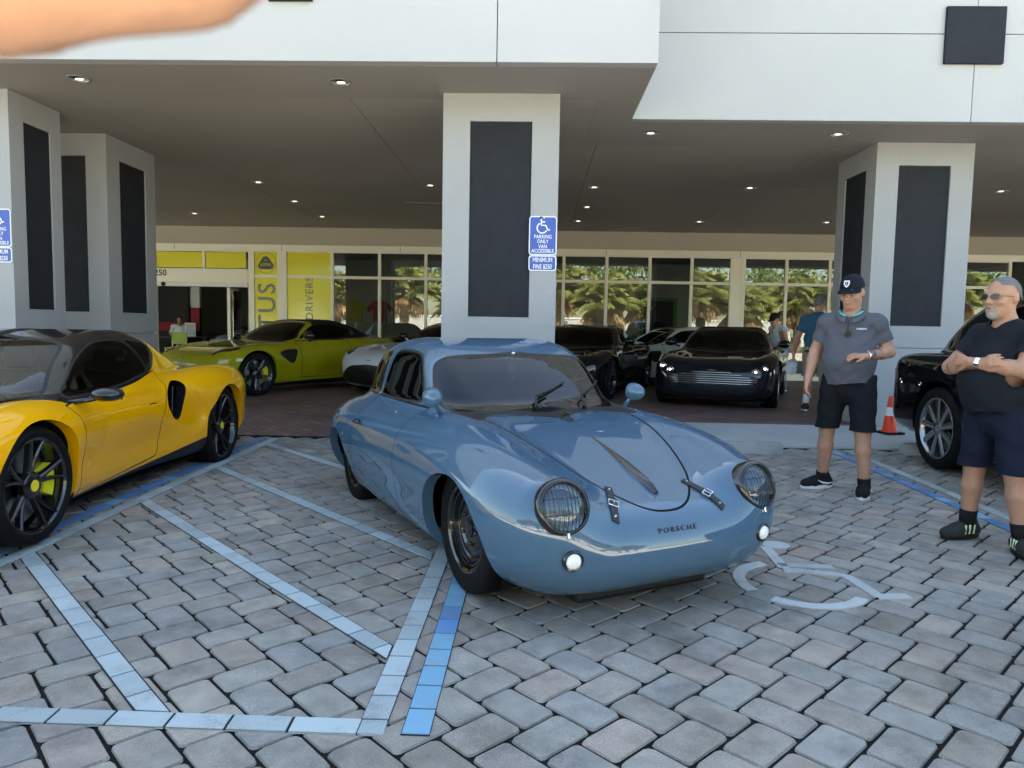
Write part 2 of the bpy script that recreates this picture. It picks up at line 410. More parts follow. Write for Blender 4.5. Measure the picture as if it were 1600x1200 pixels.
ribbon([(1.40+.30*math.cos(rad(a)), 3.675+.31*math.sin(rad(a))) for a in range(226, 330, 8)], .062, 'wheelchair_symbol')
hd = MB(); hd.prism([(1.49+.085*math.cos(rad(a)), 4.32+.075*math.sin(rad(a))) for a in range(0, 360, 20)], gz(4.32)-.004, gz(4.32)+.006); hd.build('wheelchair_symbol', M_sym, paving)
# ============================================================ BUILDING
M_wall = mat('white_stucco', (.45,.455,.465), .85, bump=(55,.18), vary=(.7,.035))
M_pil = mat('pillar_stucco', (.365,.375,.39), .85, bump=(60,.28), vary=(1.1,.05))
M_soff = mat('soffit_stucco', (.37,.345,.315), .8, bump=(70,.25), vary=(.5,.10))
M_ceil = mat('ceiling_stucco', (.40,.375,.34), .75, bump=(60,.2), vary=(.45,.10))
M_panel = mat('dark_panel', (.024,.027,.034), .7, bump=(90,.6), vary=(6,.12))
M_groove = mat('groove', (.10,.10,.10), .9)
M_bulk = mat('bulkhead_stucco', (.46,.415,.36), .85, bump=(70,.25))
M_alum = mat('cream_aluminium', (.84,.80,.71), .4, spec=.5)
M_glass = glass('shop_glass', (.66,.70,.69), 1.52, .055)
M_trim = mat('white_trim', (.78,.78,.77), .6)
ZC = 3.68; TOP = 8.5  # TOP lies out of view, chosen by where the building's shadow should end
bld = empty('dealership_building', (0, 12, 0), 0, 'white stucco dealership building with covered drive, dark panelled pillars and glass shopfront', 'building')
def bpart(name, mb, m, **k):
    o = mb.build(name, m, bld, **k); o.matrix_parent_inverse = Matrix.Translation((0, -12, 0)); return o
def kid(o, parent):
    o.parent = parent; o.matrix_parent_inverse = Matrix.Translation((0, -12, 0)) if parent is bld else Matrix.Identity(4); return o
# fascias as separate rendered panels with open joints
def facade(x0, x1, y, xs, zs, name='fascia_panel'):
    gx = [x0]+xs+[x1]; zz = [ZC-.006]+zs+[TOP]
    for i in range(len(gx)-1):
        for j in range(len(zz)-1):
            mb = MB(); mb.bbox((gx[i]+(.004 if i else 0), y, zz[j]+(.009 if j else .0)), (gx[i+1]-(.004 if i < len(gx)-2 else 0), y+.12, zz[j+1]), .004)
            bpart(name, mb, M_wall)
facade(-16, 1.05, 6.62, [-10.4,-5.4,-.39], [5.35,7.4])
facade(1.052, 18, 8.33, [4.80,9.6,14.2], [4.615,6.2])
mb = MB(); mb.box((.93,6.74,ZC),(1.048,8.45,TOP)); bpart('return_wall', mb, M_wall)
mb = MB(); mb.box((-16,6.745,ZC+.06),(.93,8.45,TOP-.02)); mb.box((-16,8.46,ZC+.06),(18,30,TOP-.02)); bpart('upper_shade_block', mb, mat('joint_grey', (.30,.31,.32), .9))  # unseen mass above the canopy, sized to throw shade past the camera
mb = MB(); mb.bbox((4.45,8.285,4.29),(5.09,8.328,4.90),.006); bpart('square_plaque', mb, M_panel)
mb = MB(); mb.bbox((-2.45,6.575,4.185),(-2.05,6.618,4.62),.006); bpart('square_plaque', mb, M_panel)
# soffit in board-like bays with fine joints
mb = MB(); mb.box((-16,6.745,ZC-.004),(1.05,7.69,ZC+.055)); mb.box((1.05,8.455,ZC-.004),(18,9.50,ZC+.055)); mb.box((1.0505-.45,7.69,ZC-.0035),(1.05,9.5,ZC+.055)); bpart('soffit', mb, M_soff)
xs = [-16,-11.3,-8.2,-5.0,-2.0,.75,3.7,6.9,10.2,18]; ys = [7.70,12.2,17.95]
for i in range(len(xs)-1):
    for j in range(2):
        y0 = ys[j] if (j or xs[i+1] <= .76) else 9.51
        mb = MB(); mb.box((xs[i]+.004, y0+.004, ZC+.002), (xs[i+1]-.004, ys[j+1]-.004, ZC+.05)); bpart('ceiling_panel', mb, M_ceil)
# storefront bulkhead
mb = MB(); mb.box((-16,17.78,3.25),(18,17.98,ZC+.06)); bpart('bulkhead', mb, M_bulk)
# recessed ceiling downlights
M_chr = mat('downlight_ring', (.75,.75,.74), .25, metal=.6); M_lens = mat('downlight_lens', (.55,.55,.5), .3, emit=(1,.95,.85), es=.25); M_can = mat('downlight_can', (.35,.34,.32), .35, metal=.5)
rl = MB(); rl.lathe([(.112,-.008),(.108,-.012),(.09,-.012),(.082,-.002),(.082,.0)], 28, 'z'); ring_me = rl.mesh('downlight', smooth=True)
rc = MB(); rc.lathe([(.082,-.003),(.055,.0),(.0,.0)], 24, 'z'); can_me = rc.mesh('can', smooth=True)
rb = MB(); rb.prism([(.042*math.cos(rad(a)), .02+.026*math.sin(rad(a))) for a in range(0,360,30)], -.008, -.004); lens_me = rb.mesh('bulb')
for i, (x, y) in enumerate(((-4.54,7.12),(-1.95,7.16),(1.35,8.88),(3.57,8.85),(-4.72,12.17),(-1.82,12.27),(.95,12.27),(3.51,12.17),(-4.72,14.0),(-7.51,15.7),(-4.75,15.91),(.97,14.23),(.91,16.07),(3.53,15.93),(6.22,15.79),(6.3,8.86),(7.6,12.2),(-7.6,12.2),(-7.2,7.14))):
    o = link('downlight', ring_me, None, M_chr if i == 0 else None, (x, y, ZC-.004 if y < 9.5 else ZC+.001)); tag(o, 'round downlight in the front soffit strip between the left pillars' if y < 8 else ('round downlight in the front soffit strip beside the pillar with the traffic cone' if y < 9.5 else ('round downlight in the dark ceiling close to the shopfront' if y > 13.5 else 'round downlight in the dark ceiling above the middle of the covered drive')), 'ceiling light', 'downlights in the soffit')
    link('can', can_me, o, M_can if i == 0 else None); link('bulb', lens_me, o, M_lens if i == 0 else None)
vt = MB(); vt.box((-2.55,14.0,ZC-.012),(-1.75,14.7,ZC-.002)); tag(vt.build('access_hatch', M_ceil), 'square access hatch in the dark ceiling', 'hatch')
# pillars
def pillar(name, x0, x1, y0, y1, faces, label):
    """stucco pillar with recessed dark panels; faces: '-y', '+x', '-x'"""
    cx, cy = (x0+x1)/2, (y0+y1)/2; e = empty(name, (cx, cy, gz(cy)-.0), 0, label, 'pillar'); zb = -.02-gz(cy)
    P = lambda x, y, z: (x-cx, y-cy, z-gz(cy))
    z0, z1 = 1.41, 3.40
    def wall(u0, u1, axis, v, depth, sgn):
        """a face with a rectangular hole, .03 deep"""
        w = u1-u0; a, b = u0+(w-.635)/2 if w > 1.0 else u0+w*.22, u1-(w-.635)/2 if w > 1.0 else u1-w*.22
        mbw = MB()
        def bx(ua, ub, za, zb_):
            if axis == 'x': mbw.box(P(ua, min(v, v+depth), za), P(ub, max(v, v+depth), zb_))
            else: mbw.box(P(min(v, v+depth), ua, za), P(max(v, v+depth), ub, zb_))
        bx(u0, u1, -.02, 1.13); bx(u0, u1, 1.138, z0); bx(u0, u1, z1, ZC-.003); bx(u0, a, z0, z1); bx(b, u1, z0, z1)
        mbw.build('face', M_pil, e)
        pm = MB(); d1, d2 = (v+depth*.45, v+depth)
        if axis == 'x': pm.box(P(a+.003, min(d1,d2), z0+.003), P(b-.003, max(d1,d2), z1-.003))
        else: pm.box(P(min(d1,d2), a+.003, z0+.003), P(max(d1,d2), b-.003, z1-.003))
        pm.build('dark_panel', M_panel, e)
    t = .045
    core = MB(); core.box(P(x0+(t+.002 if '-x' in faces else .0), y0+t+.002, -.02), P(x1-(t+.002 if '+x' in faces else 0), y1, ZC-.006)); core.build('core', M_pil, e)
    wall(x0, x1, 'x', y0, t, 1)
    if '+x' in faces: wall(y0+t, y1, 'y', x1, -t, 1)
    if '-x' in faces: wall(y0+t, y1, 'y', x0, t, 1)
    return e
pillar('pillar', -.98, .21, 7.49, 8.65, '+x-x', 'grey stucco pillar with tall dark panel and blue parking sign, standing behind the blue coupe')
pillar('pillar', 4.21, 5.40, 9.24, 10.38, '-x', 'grey stucco pillar with tall dark panels behind the orange traffic cone')
pillar('pillar', -6.70, -5.51, 7.46, 8.28, '+x', 'wide grey stucco pillar with parking sign, behind the yellow sports car')
pillar('pillar', -6.70, -5.52, 9.18, 10.35, '+x', 'grey stucco pillar with dark panels, next to the shop entrance and tall yellow window panels')
pl = MB(); pl.box((-6.74,9.14,.10),(-5.47,10.39,1.125))
# parking signs
M_sblue = mat('sign_blue', (.045,.10,.42), .45, vary=(9,.06)); M_swhite = mat('sign_white', (.82,.84,.86), .45)
def rrect(w, h, r, n=5):
    out = []
    for sx, sy, a0 in ((1,1,0),(-1,1,90),(-1,-1,180),(1,-1,270)):
        for k in range(n+1):
            a = rad(a0+90*k/n); out.append((sx*(w/2-r)+r*math.cos(a), sy*(h/2-r)+r*math.sin(a)))
    return out
def wheelchair(m, s, mt, parent, z=.0):
    """line figure in a unit about s tall in the local xy plane"""
    def rib(pts, w):
        mb = MB(); v_ = []; pts = [Vector(p) for p in pts]
        for i, p in enumerate(pts):
            t = (pts[min(i+1,len(pts)-1)]-pts[max(i-1,0)]).normalized(); n_ = Vector((-t.y,t.x))*w/2
            v_ += [(p.x+n_.x,p.y+n_.y,z),(p.x-n_.x,p.y-n_.y,z)]
        mb.add([tuple(m @ Vector((a*s,b*s,c))) for a,b,c in v_], [(2*i,2*i+1,2*i+3,2*i+2) for i in range(len(pts)-1)]); mb.build('wheelchair_symbol', mt, parent)
    rib([(-.12,.42),(-.10,.0),(.16,.0),(.30,-.30)], .085); rib([(-.11,.20),(.12,.20)], .07); rib([(.26,-.29),(.42,-.25)], .08)
    rib([(-.06+.30*math.cos(rad(a)),-.16+.30*math.sin(rad(a))) for a in range(115,345,10)], .075)
    mb = MB(); mb.prism([(-.13+.075*math.cos(rad(a)),.46+.075*math.sin(rad(a))) for a in range(0,360,30)], z/s, z/s+.002)
    mb.v = [tuple(m @ Vector((a*s,b*s,z))) for a,b,c in mb.v]; mb.build('wheelchair_symbol', mt, parent)
def sign(x0, x1, y, label):
    cx = (x0+x1)/2; w = x1-x0; e = empty('parking_sign', (cx, y-.004, 2.17), 0, label, 'sign', None)
    B = Matrix.Rotation(rad(90), 4, 'X')
    def plate(zc, hh):
        T = Matrix.Translation((0, 0, zc)) @ B
        mb = MB(); mb.prism(rrect(w, hh, .03), 0, .003, T); p = mb.build('plate', M_swhite, e)
        mb = MB(); mb.prism(rrect(w-.022, hh-.022, .022), .003, .0042, T); mb.build('blue_field', M_sblue, p); return T, p
    T, p = plate(.082, .396)
    wheelchair(T @ Matrix.Translation((.0,.105,0)), .17, M_swhite, p, .0052)
    for i, (t, zz) in enumerate((('PARKING',-.012),('ONLY',-.060),('VAN',-.112),('ACCESSIBLE',-.157))):
        put_text(t, .052, T @ Matrix.Translation((0,zz,.0052)), M_swhite, p, sx=.84, bold=.0006)
    T, p = plate(-.199, .158)
    put_text('MINIMUM', .066, T @ Matrix.Translation((0,.032,.0052)), M_swhite, p, sx=.72, bold=.0008)
    put_text('FINE $250', .066, T @ Matrix.Translation((0,-.036,.0052)), M_swhite, p, sx=.68, bold=.0008)
    bo = MB(); bo.lathe([(.008,.0),(.006,.006),(0,.007)], 10, 'z', T @ Matrix.Translation((.02,-.055,.004))); bo.build('bolt', M_chr, p)
    bo = MB(); bo.lathe([(.008,.0),(.006,.006),(0,.007)], 10, 'z', Matrix.Translation((0,0,.082)) @ B @ Matrix.Translation((.01,.175,.004))); bo.build('bolt', M_chr, p)
sign(-.08, .207, 7.486, 'blue and white van accessible parking sign on the pillar behind the blue coupe')
sign(-5.80, -5.515, 7.456, 'blue and white parking sign on the pillar behind the yellow sports car')

# ---------------------------------------------------------------- shopfront
YS = 17.8
sf = empty('shopfront', (0, YS, .13), 0, 'cream framed glass shopfront with yellow window panels under the covered drive', 'shopfront')
def S(x, dy, z): return (x, dy, z-.13)
def sfp(name, lo, hi, m, bev=0, parent=sf):
    mb = MB(); lo, hi = S(*lo), S(*hi)
    mb.bbox(lo, hi, bev) if bev else mb.box(lo, hi); return mb.build(name, m, parent)
sfp('header', (-12,-.06,3.10), (16,.10,3.249), M_alum, .004)
for x in (-9.0,-6.3,-3.35,1.7,4.95,8.0): sfp('header_joint', (x-.005,-.064,3.104), (x+.005,-.0605,3.245), M_groove)
ZT, ZB = 2.47, .30                                        # transom rail and sill
M_yel = nodes('yellow_vinyl')[0]
def yel():
    m = M_yel; nt = m.node_tree; b = nt.nodes['Principled BSDF']
    b.inputs['Base Color'].default_value = (.74,.68,.035,1); b.inputs['Roughness'].default_value = .12; b.inputs['Specular IOR Level'].default_value = .6
yel()
mull = [-7.08,-6.36,-6.25,-5.05,-3.87,-2.72,-1.6,-.45,.68,1.73,2.78,3.80,4.78,5.05,6.09,7.13,8.15,9.2,10.3,11.4]
wide = {-7.08:.075, -6.36:.06, -6.25:.06, 4.78:.05, 5.05:.05}
for x in mull:
    w = wide.get(x, .036); sfp('mullion', (x-w,-.045,.13), (x+w,.05,3.099), M_alum, .003)
sfp('mullion', (-6.32,-.03,.13), (-6.29,.05,3.099), M_alum)
sfp('mullion', (4.83,-.03,.13), (5.0,.05,3.099), M_alum)
for a, b in zip(mull[:-1], mull[1:]):
    wa, wb = wide.get(a, .036), wide.get(b, .036)
    if b-a < .2 or (a, b) == (4.78, 5.05): continue
    yl = (a, b) in ((-7.08,-6.36), (-6.25,-5.05))
    for z0, z1 in ((ZB, ZT-.035), (ZT+.035, 3.07)):
        sfp('pane', (a+wa+.004, -.004 if not yl else -.012, z0), (b-wb-.004, .004 if not yl else .006, z1), M_yel if yl else M_glass)
    sfp('transom_rail', (a+wa+.001,-.04,ZT-.034), (b-wb-.001,.045,ZT+.034), M_alum)
    sfp('head_rail', (a+wa+.001,-.04,3.071), (b-wb-.001,.045,3.098), M_alum)
    sfp('sill_rail', (a+wa+.001,-.04,.13), (b-wb-.001,.045,ZB-.002), M_alum)
# entrance with sliding door header, yellow transom panels and an open leaf
for x in (-11.4,-9.55): sfp('mullion', (x-.06,-.045,.13), (x+.06,.05,3.099), M_alum, .003)
for a, b in ((-9.48,-8.32),(-8.24,-7.22),(-11.3,-9.63)): sfp('pane', (a,-.012,2.66), (b,.006,3.05), M_yel)
sfp('mullion', (-8.31,-.04,2.64), (-8.25,.04,3.06), M_alum)
sfp('transom_rail', (-11.33,-.045,2.30), (-7.16,.06,2.64), M_alum, .004)
sfp('head_rail', (-11.33,-.04,3.06), (-7.16,.05,3.098), M_alum)
sfp('door_track', (-11.33,-.09,2.19), (-7.16,.09,2.295), M_trim, .006)
dl = sfp('door_leaf', (-7.74,.06,.16), (-7.66,.62,2.18), M_alum, .004)
sfp('leaf_glass', (-7.62,.10,.3), (-7.60,.58,2.1), M_glass)
sn = MB(); sn.lathe([(.0,-.13),(.05,-.125),(.05,-.06),(.0,-.06)], 16, 'y'); sn.v = [(x-9.28, y, z+2.24-.13) for x, y, z in sn.v]; sn.build('motion_sensor', mat('black_plastic', (.012,.012,.013), .4), sf, smooth=True)
BX = Matrix.Rotation(rad(90), 4, 'X')
M_ink = mat('dark_letters', (.05,.06,.06), .5); M_dgreen = mat('badge_green', (.03,.07,.06), .4)
put_text('1250', .21, Matrix.Translation((-9.42,-.052,2.515-.13)) @ BX, M_ink, sf, bold=.006)
put_text('LOTUS', .62, Matrix.Translation((-6.68,-.019,1.28-.13)) @ BX @ Matrix.Rotation(rad(90),4,'Z'), mat('vinyl_grey', (.16,.19,.19), .4), sf, sx=1.0, bold=.006, spacing=1.12)
put_text('FOR THE DRIVERS', .27, Matrix.Translation((-5.62,-.019,1.32-.13)) @ BX @ Matrix.Rotation(rad(90),4,'Z'), mat('vinyl_grey'), sf, bold=.0, spacing=1.08)
def disc(r, n=40): return [(r*math.cos(2*math.pi*i/n), r*math.sin(2*math.pi*i/n)) for i in range(n)]
TB = Matrix.Translation((-6.72,-.014,2.80-.13)) @ BX
mb = MB(); mb.prism(disc(.255), 0, .002, TB); mb.build('badge_ring', M_ink, sf)
mb = MB(); mb.prism(disc(.245), .002, .003, TB); bd = mb.build('badge', M_yel, sf)
tri = []
for k, (a0) in enumerate((90, 210, 330)):
    c = (.115*math.cos(rad(a0)), .10*math.sin(rad(a0))-.02)
    for q in range(-60, 61, 15): tri.append((c[0]*1.0+.085*math.cos(rad(a0+q))*1.15, c[1]+.085*math.sin(rad(a0+q))))
mb = MB(); mb.prism(tri, .003, .004, TB); mb.build('badge_shield', M_dgreen, bd)
put_text('LOTUS', .085, TB @ Matrix.Translation((0,-.045,.0055)), M_yel, bd, bold=.002)
put_text('AC', .06, TB @ Matrix.Translation((0,.06,.0055)), M_yel, bd)
# ---------------------------------------------------------------- showroom behind the glass
M_in = mat('showroom_wall', (.55,.57,.52), .8); M_fl = mat('showroom_floor', (.30,.29,.28), .25)
M_red = mat('red_wall', (.30,.025,.05), .6); M_blk = mat('black_matte', (.012,.012,.013), .6); M_green = mat('green_frame', (.10,.33,.03), .5)
ro = MB(); ro.box((-14,17.95,.05),(16,27.2,.128)); tag(ro.build('showroom_floor', M_fl), kind='structure')
rw = MB(); rw.box((-14,27.0,.1),(16,27.2,4.2)); rw.box((-14.2,17.95,.1),(-14,27.2,4.2)); rw.box((16,17.95,.1),(16.2,27.2,4.2)); tag(rw.build('showroom_wall', M_in), kind='structure')
rc2 = MB(); rc2.box((-14,17.99,4.2),(16,27.2,4.3)); tag(rc2.build('showroom_ceiling', mat('dark_ceiling', (.16,.17,.16), .8)), kind='structure')
M_led = mat('led_panel', (.9,.9,.9), .4, emit=(1,.98,.94), es=9)
for x in (-9.6,-5.2,-1.0,1.2,4.0,6.9,10.0):
    for y in (20.3,23.4):
        mb = MB(); mb.box((x-.6,y-.3,4.17),(x+.6,y+.3,4.199)); tag(mb.build('ceiling_light', M_led), 'lit white rectangular ceiling light inside the showroom', 'ceiling light', 'lit panels on the showroom ceiling')
def in_door(x, label):
    e = empty('interior_door', (x, 26.98, .13), 0, label, 'door')
    mb = MB(); mb.box((-.55,-.02,0),(.55,.0,2.25)); mb.build('leaf', M_blk, e)
    mb = MB(); mb.box((-.68,-.05,0),(-.55,.01,2.38)); mb.box((.55,-.05,0),(.68,.01,2.38)); mb.box((-.55,-.05,2.25),(.55,.01,2.38)); mb.build('frame', M_green, e)
    mb = MB(); mb.box((.40,-.06,1.0),(.46,-.02,1.3)); mb.build('handle', M_chr, e)
in_door(4.6, 'black inner door with green frame on the back wall between the two black cars')
in_door(9.1, 'black inner door with green frame seen past the man in the blue polo')
in_door(-9.7, 'black inner door with green frame seen through the open shop entrance')
mb = MB(); mb.box((-13.9,22.0,.13),(-10.4,22.12,1.75)); rwo = mb.build('partition', mat('dark_wainscot', (.03,.028,.03), .6)); tag(rwo, 'dark partition with red and white panels inside the shop entrance', 'partition'); mb = MB(); mb.box((-12.6,21.985,1.02),(-10.41,21.999,1.745)); mb.build('red_panel', M_red, rwo)
mb = MB(); mb.box((-13.9,22.0,1.752),(-10.4,22.12,2.9)); mb.build('white_top', M_trim, rwo)
tv = empty('wall_screen', (-11.65,21.96,1.35), 0, 'large dark television screen on the partition in the shop entrance', 'screen')
mb = MB(); mb.bbox((-.9,-.05,-.05),(.95,.02,1.10),.01); mb.build('bezel', M_blk, tv)
mb = MB(); mb.box((-.86,-.054,.0),(.91,-.051,1.06)); mb.build('screen', mat('screen_glass', (.012,.013,.014), .45, spec=.15), tv)
# ============================================================ smooth implicit shapes -> meshes
def crom(pts, n=6, closed=True):
    """Catmull-Rom through 2-D points; a point with a third value 'c' keeps its corner"""
    P = [np.array(p[:2], float) for p in pts]; c = [len(p) > 2 for p in pts]; N = len(P); out = []
    for i in range(N if closed else N-1):
        p1, p2 = P[i], P[(i+1) % N]
        p0 = P[i-1] if (closed or i) else 2*p1-p2; p3 = P[(i+2) % N] if (closed or i+2 < N) else 2*p2-p1
        m1 = (p2-p1) if c[i] else (p2-p0)/2; m2 = (p2-p1) if c[(i+1) % N] else (p3-p1)/2
        L0 = np.linalg.norm(p2-p1)
        for m in (m1, m2):
            l = np.linalg.norm(m)
            if l > 1.2*L0: m *= 1.2*L0/l
        for k in range(n):
            t = k/n; t2, t3 = t*t, t*t*t
            out.append((2*t3-3*t2+1)*p1+(t3-2*t2+t)*m1+(-2*t3+3*t2)*p2+(t3-t2)*m2)
    if not closed: out.append(P[-1])
    return np.array(out)
def sym(pts, n=6):
    """closed outline from its y>0 half, mirrored in y"""
    return crom(list(pts)+[(x, -y) for x, y in reversed(pts)], n)
def sdpoly(x, y, poly):
    """signed distance (negative inside) to a closed polygon"""
    sh = np.broadcast(x, y).shape; px = np.broadcast_to(x, sh).ravel().astype(np.float32); py = np.broadcast_to(y, sh).ravel().astype(np.float32)
    d = np.full(px.shape, 1e9, np.float32); ins = np.zeros(px.shape, bool); n = len(poly)
    for i in range(n):
        ax, ay = poly[i]; bx, by = poly[(i+1) % n]; ex, ey = bx-ax, by-ay; ll = ex*ex+ey*ey
        if ll < 1e-12: continue
        t = np.clip(((px-ax)*ex+(py-ay)*ey)/ll, 0, 1); dx = px-ax-t*ex; dy = py-ay-t*ey
        d = np.minimum(d, dx*dx+dy*dy)
        cr = ((ay > py) != (by > py)); 
        if ey != 0: ins ^= cr & (px < (py-ay)*ex/ey+ax)
    d = np.sqrt(d); d[ins] *= -1; return d.reshape(sh)
def smin(a, b, k):
    h = np.maximum(k-np.abs(a-b), 0)/k; return np.minimum(a, b)-h*h*k*.25
def smax(a, b, k):
    h = np.maximum(k-np.abs(a-b), 0)/k; return np.maximum(a, b)+h*h*k*.25
class Grid:
    def __init__(s, lo, hi, h):
        s.lo = np.array(lo, float); s.h = h; s.n = np.ceil((np.array(hi)-s.lo)/h).astype(int)+1
        ax = [(s.lo[i]+h*np.arange(s.n[i])).astype(np.float32) for i in range(3)]
        s.X, s.Y, s.Z = ax[0][:,None,None], ax[1][None,:,None], ax[2][None,None,:]; s.ax = ax
        s.D = np.full(tuple(s.n), .5, np.float32)
    def local(s, lo, hi):
        sl = []
        for i in range(3):
            a = max(0, int((lo[i]-s.lo[i])/s.h)); b = min(s.n[i], int((hi[i]-s.lo[i])/s.h)+2)
            if b <= a: return None
            sl.append(slice(a, b))
        return tuple(sl)
    def seg(s, a, b, r1, r2, k=.03, sc=(1,1,1), op='add'):
        """tapered capsule, optionally squashed by sc about the segment"""
        a, b = np.array(a, float), np.array(b, float); R = max(r1, r2)*max(1/min(sc), 1)+k+3*s.h
        sl = s.local(np.minimum(a, b)-R, np.maximum(a, b)+R)
        if sl is None: return
        X, Y, Z = s.X[sl[0]], s.Y[:, sl[1]], s.Z[:, :, sl[2]]; e = b-a; ll = max(float(e@e), 1e-9)
        t = np.clip(((X-a[0])*e[0]+(Y-a[1])*e[1]+(Z-a[2])*e[2])/ll, 0, 1)
        d = np.sqrt(((X-a[0]-t*e[0])*sc[0])**2+((Y-a[1]-t*e[1])*sc[1])**2+((Z-a[2]-t*e[2])*sc[2])**2)-(r1+(r2-r1)*t)
        s.D[sl] = smin(s.D[sl], d, k) if op == 'add' else smax(s.D[sl], -d, k)
    def chain(s, pts, rs, k=.15, n=7):
        """one smooth limb through 3-D points with varying radius, blended into the field once"""
        P = np.array([list(p)+[r] for p, r in zip(pts, rs)], float); Q = []
        for i in range(len(P)-1):
            p1, p2 = P[i], P[i+1]; m1 = (p2-P[i-1])/2 if i else p2-p1; m2 = (P[i+2]-p1)/2 if i+2 < len(P) else p2-p1
            for j in range(n): t = j/n; t2, t3 = t*t, t**3; Q.append((2*t3-3*t2+1)*p1+(t3-2*t2+t)*m1+(3*t2-2*t3)*p2+(t3-t2)*m2)
        Q.append(P[-1]); Q = np.array(Q); R = Q[:,3].max()+k+3*s.h; sl = s.local(Q[:,:3].min(0)-R, Q[:,:3].max(0)+R)
        X, Y, Z = s.X[sl[0]], s.Y[:, sl[1]], s.Z[:, :, sl[2]]; d = None
        for a, b in zip(Q[:-1], Q[1:]):
            e = b[:3]-a[:3]; ll = max(float(e@e), 1e-9); t = np.clip(((X-a[0])*e[0]+(Y-a[1])*e[1]+(Z-a[2])*e[2])/ll, 0, 1)
            q = np.sqrt((X-a[0]-t*e[0])**2+(Y-a[1]-t*e[1])**2+(Z-a[2]-t*e[2])**2)-(a[3]+(b[3]-a[3])*t); d = q if d is None else np.minimum(d, q)
        s.D[sl] = smin(s.D[sl], d, k)
    def ell(s, c, r, k=.03, op='add', m=None):
        """ellipsoid with radii r; m: 3x3 rows = local axes"""
        c = np.array(c, float); R = max(r)+k+3*s.h; sl = s.local(c-R, c+R)
        if sl is None: return
        X, Y, Z = s.X[sl[0]]-c[0], s.Y[:, sl[1]]-c[1], s.Z[:, :, sl[2]]-c[2]
        if m is not None:
            m = np.array(m); X, Y, Z = [m[i][0]*X+m[i][1]*Y+m[i][2]*Z for i in range(3)]
        q = np.sqrt((X/r[0])**2+(Y/r[1])**2+(Z/r[2])**2); q2 = np.sqrt((X/r[0]**2)**2+(Y/r[1]**2)**2+(Z/r[2]**2)**2)
        d = q*(q-1)/np.maximum(q2, 1e-5)
        s.D[sl] = smin(s.D[sl], d, k) if op == 'add' else smax(s.D[sl], -d, k)
    def nets(s):
        D = s.D; ins = D < 0
        c = ins[:-1,:-1,:-1].astype(np.int8)
        tot = np.zeros(c.shape, np.int8)
        for i in (0,1):
            for j in (0,1):
                for k in (0,1):
                    tot += ins[i:i+c.shape[0], j:j+c.shape[1], k:k+c.shape[2]]
        act = (tot > 0) & (tot < 8); I, J, K = np.nonzero(act); n = len(I)
        vid = np.full(act.shape, -1, np.int64); vid[I, J, K] = np.arange(n)
        acc = np.zeros((n,3)); cnt = np.zeros(n)
        for ax in range(3):
            for u in (0,1):
                for v in (0,1):
                    o = [0,0,0]; o2 = [a for a in range(3) if a != ax]; o[o2[0]] = u; o[o2[1]] = v; p = list(o); p[ax] = 1
                    da = D[I+o[0], J+o[1], K+o[2]]; db = D[I+p[0], J+p[1], K+p[2]]; m = (da < 0) != (db < 0)
                    t = np.where(m, da/np.where(m, da-db, 1), 0); w = np.zeros((n,3))
                    for a in range(3): w[:,a] = o[a]
                    w[:,ax] = t; acc[m] += w[m]; cnt[m] += 1
        V = np.stack([I,J,K],-1)+acc/cnt[:,None]; V = V*s.h+s.lo
        Q = []
        nx, ny, nz = act.shape
        def q(mask, sa, cells):
            pass
        A, B = ins[:-1,1:-1,1:-1], ins[1:,1:-1,1:-1]; i, j, k = np.nonzero(A != B); fl = A[i,j,k]
        a, b, c_, d = vid[i,j,k], vid[i,j+1,k], vid[i,j+1,k+1], vid[i,j,k+1]
        Q.append((np.stack([a,b,c_,d],-1), fl))
        A, B = ins[1:-1,:-1,1:-1], ins[1:-1,1:,1:-1]; i, j, k = np.nonzero(A != B); fl = A[i,j,k]
        a, b, c_, d = vid[i,j,k], vid[i,j,k+1], vid[i+1,j,k+1], vid[i+1,j,k]
        Q.append((np.stack([a,b,c_,d],-1), fl))
        A, B = ins[1:-1,1:-1,:-1], ins[1:-1,1:-1,1:]; i, j, k = np.nonzero(A != B); fl = A[i,j,k]
        a, b, c_, d = vid[i,j,k], vid[i+1,j,k], vid[i+1,j+1,k], vid[i,j+1,k]
        Q.append((np.stack([a,b,c_,d],-1), fl))
        F = np.concatenate([np.where(f[:,None], q_, q_[:,::-1]) for q_, f in Q])
        T = np.concatenate([F[:,[0,1,2]], F[:,[0,2,3]]]); return V, T
    def sample(s, A, P):
        q = (P-s.lo)/s.h; q = np.clip(q, 0, np.array(s.n)-1.001); i = q.astype(int); f = q-i; r = 0
        for a in (0,1):
            for b in (0,1):
                for c in (0,1):
                    w = (f[:,0] if a else 1-f[:,0])*(f[:,1] if b else 1-f[:,1])*(f[:,2] if c else 1-f[:,2]); r = r+w*A[i[:,0]+a, i[:,1]+b, i[:,2]+c]
        return r
    def finish(s):
        """mesh, pull vertices onto the surface; returns a Surf"""
        V, T = s.nets(); s.G = np.gradient(s.D, s.h)
        for _ in range(2):
            g = s.grad(V); V = V-g*np.clip(s.sample(s.D, V)/np.maximum((g*g).sum(1), .05), -s.h, s.h)[:,None]
        return Surf(V, {'body': T}, s)
    def grad(s, P): return np.stack([s.sample(G, P) for G in s.G], -1)
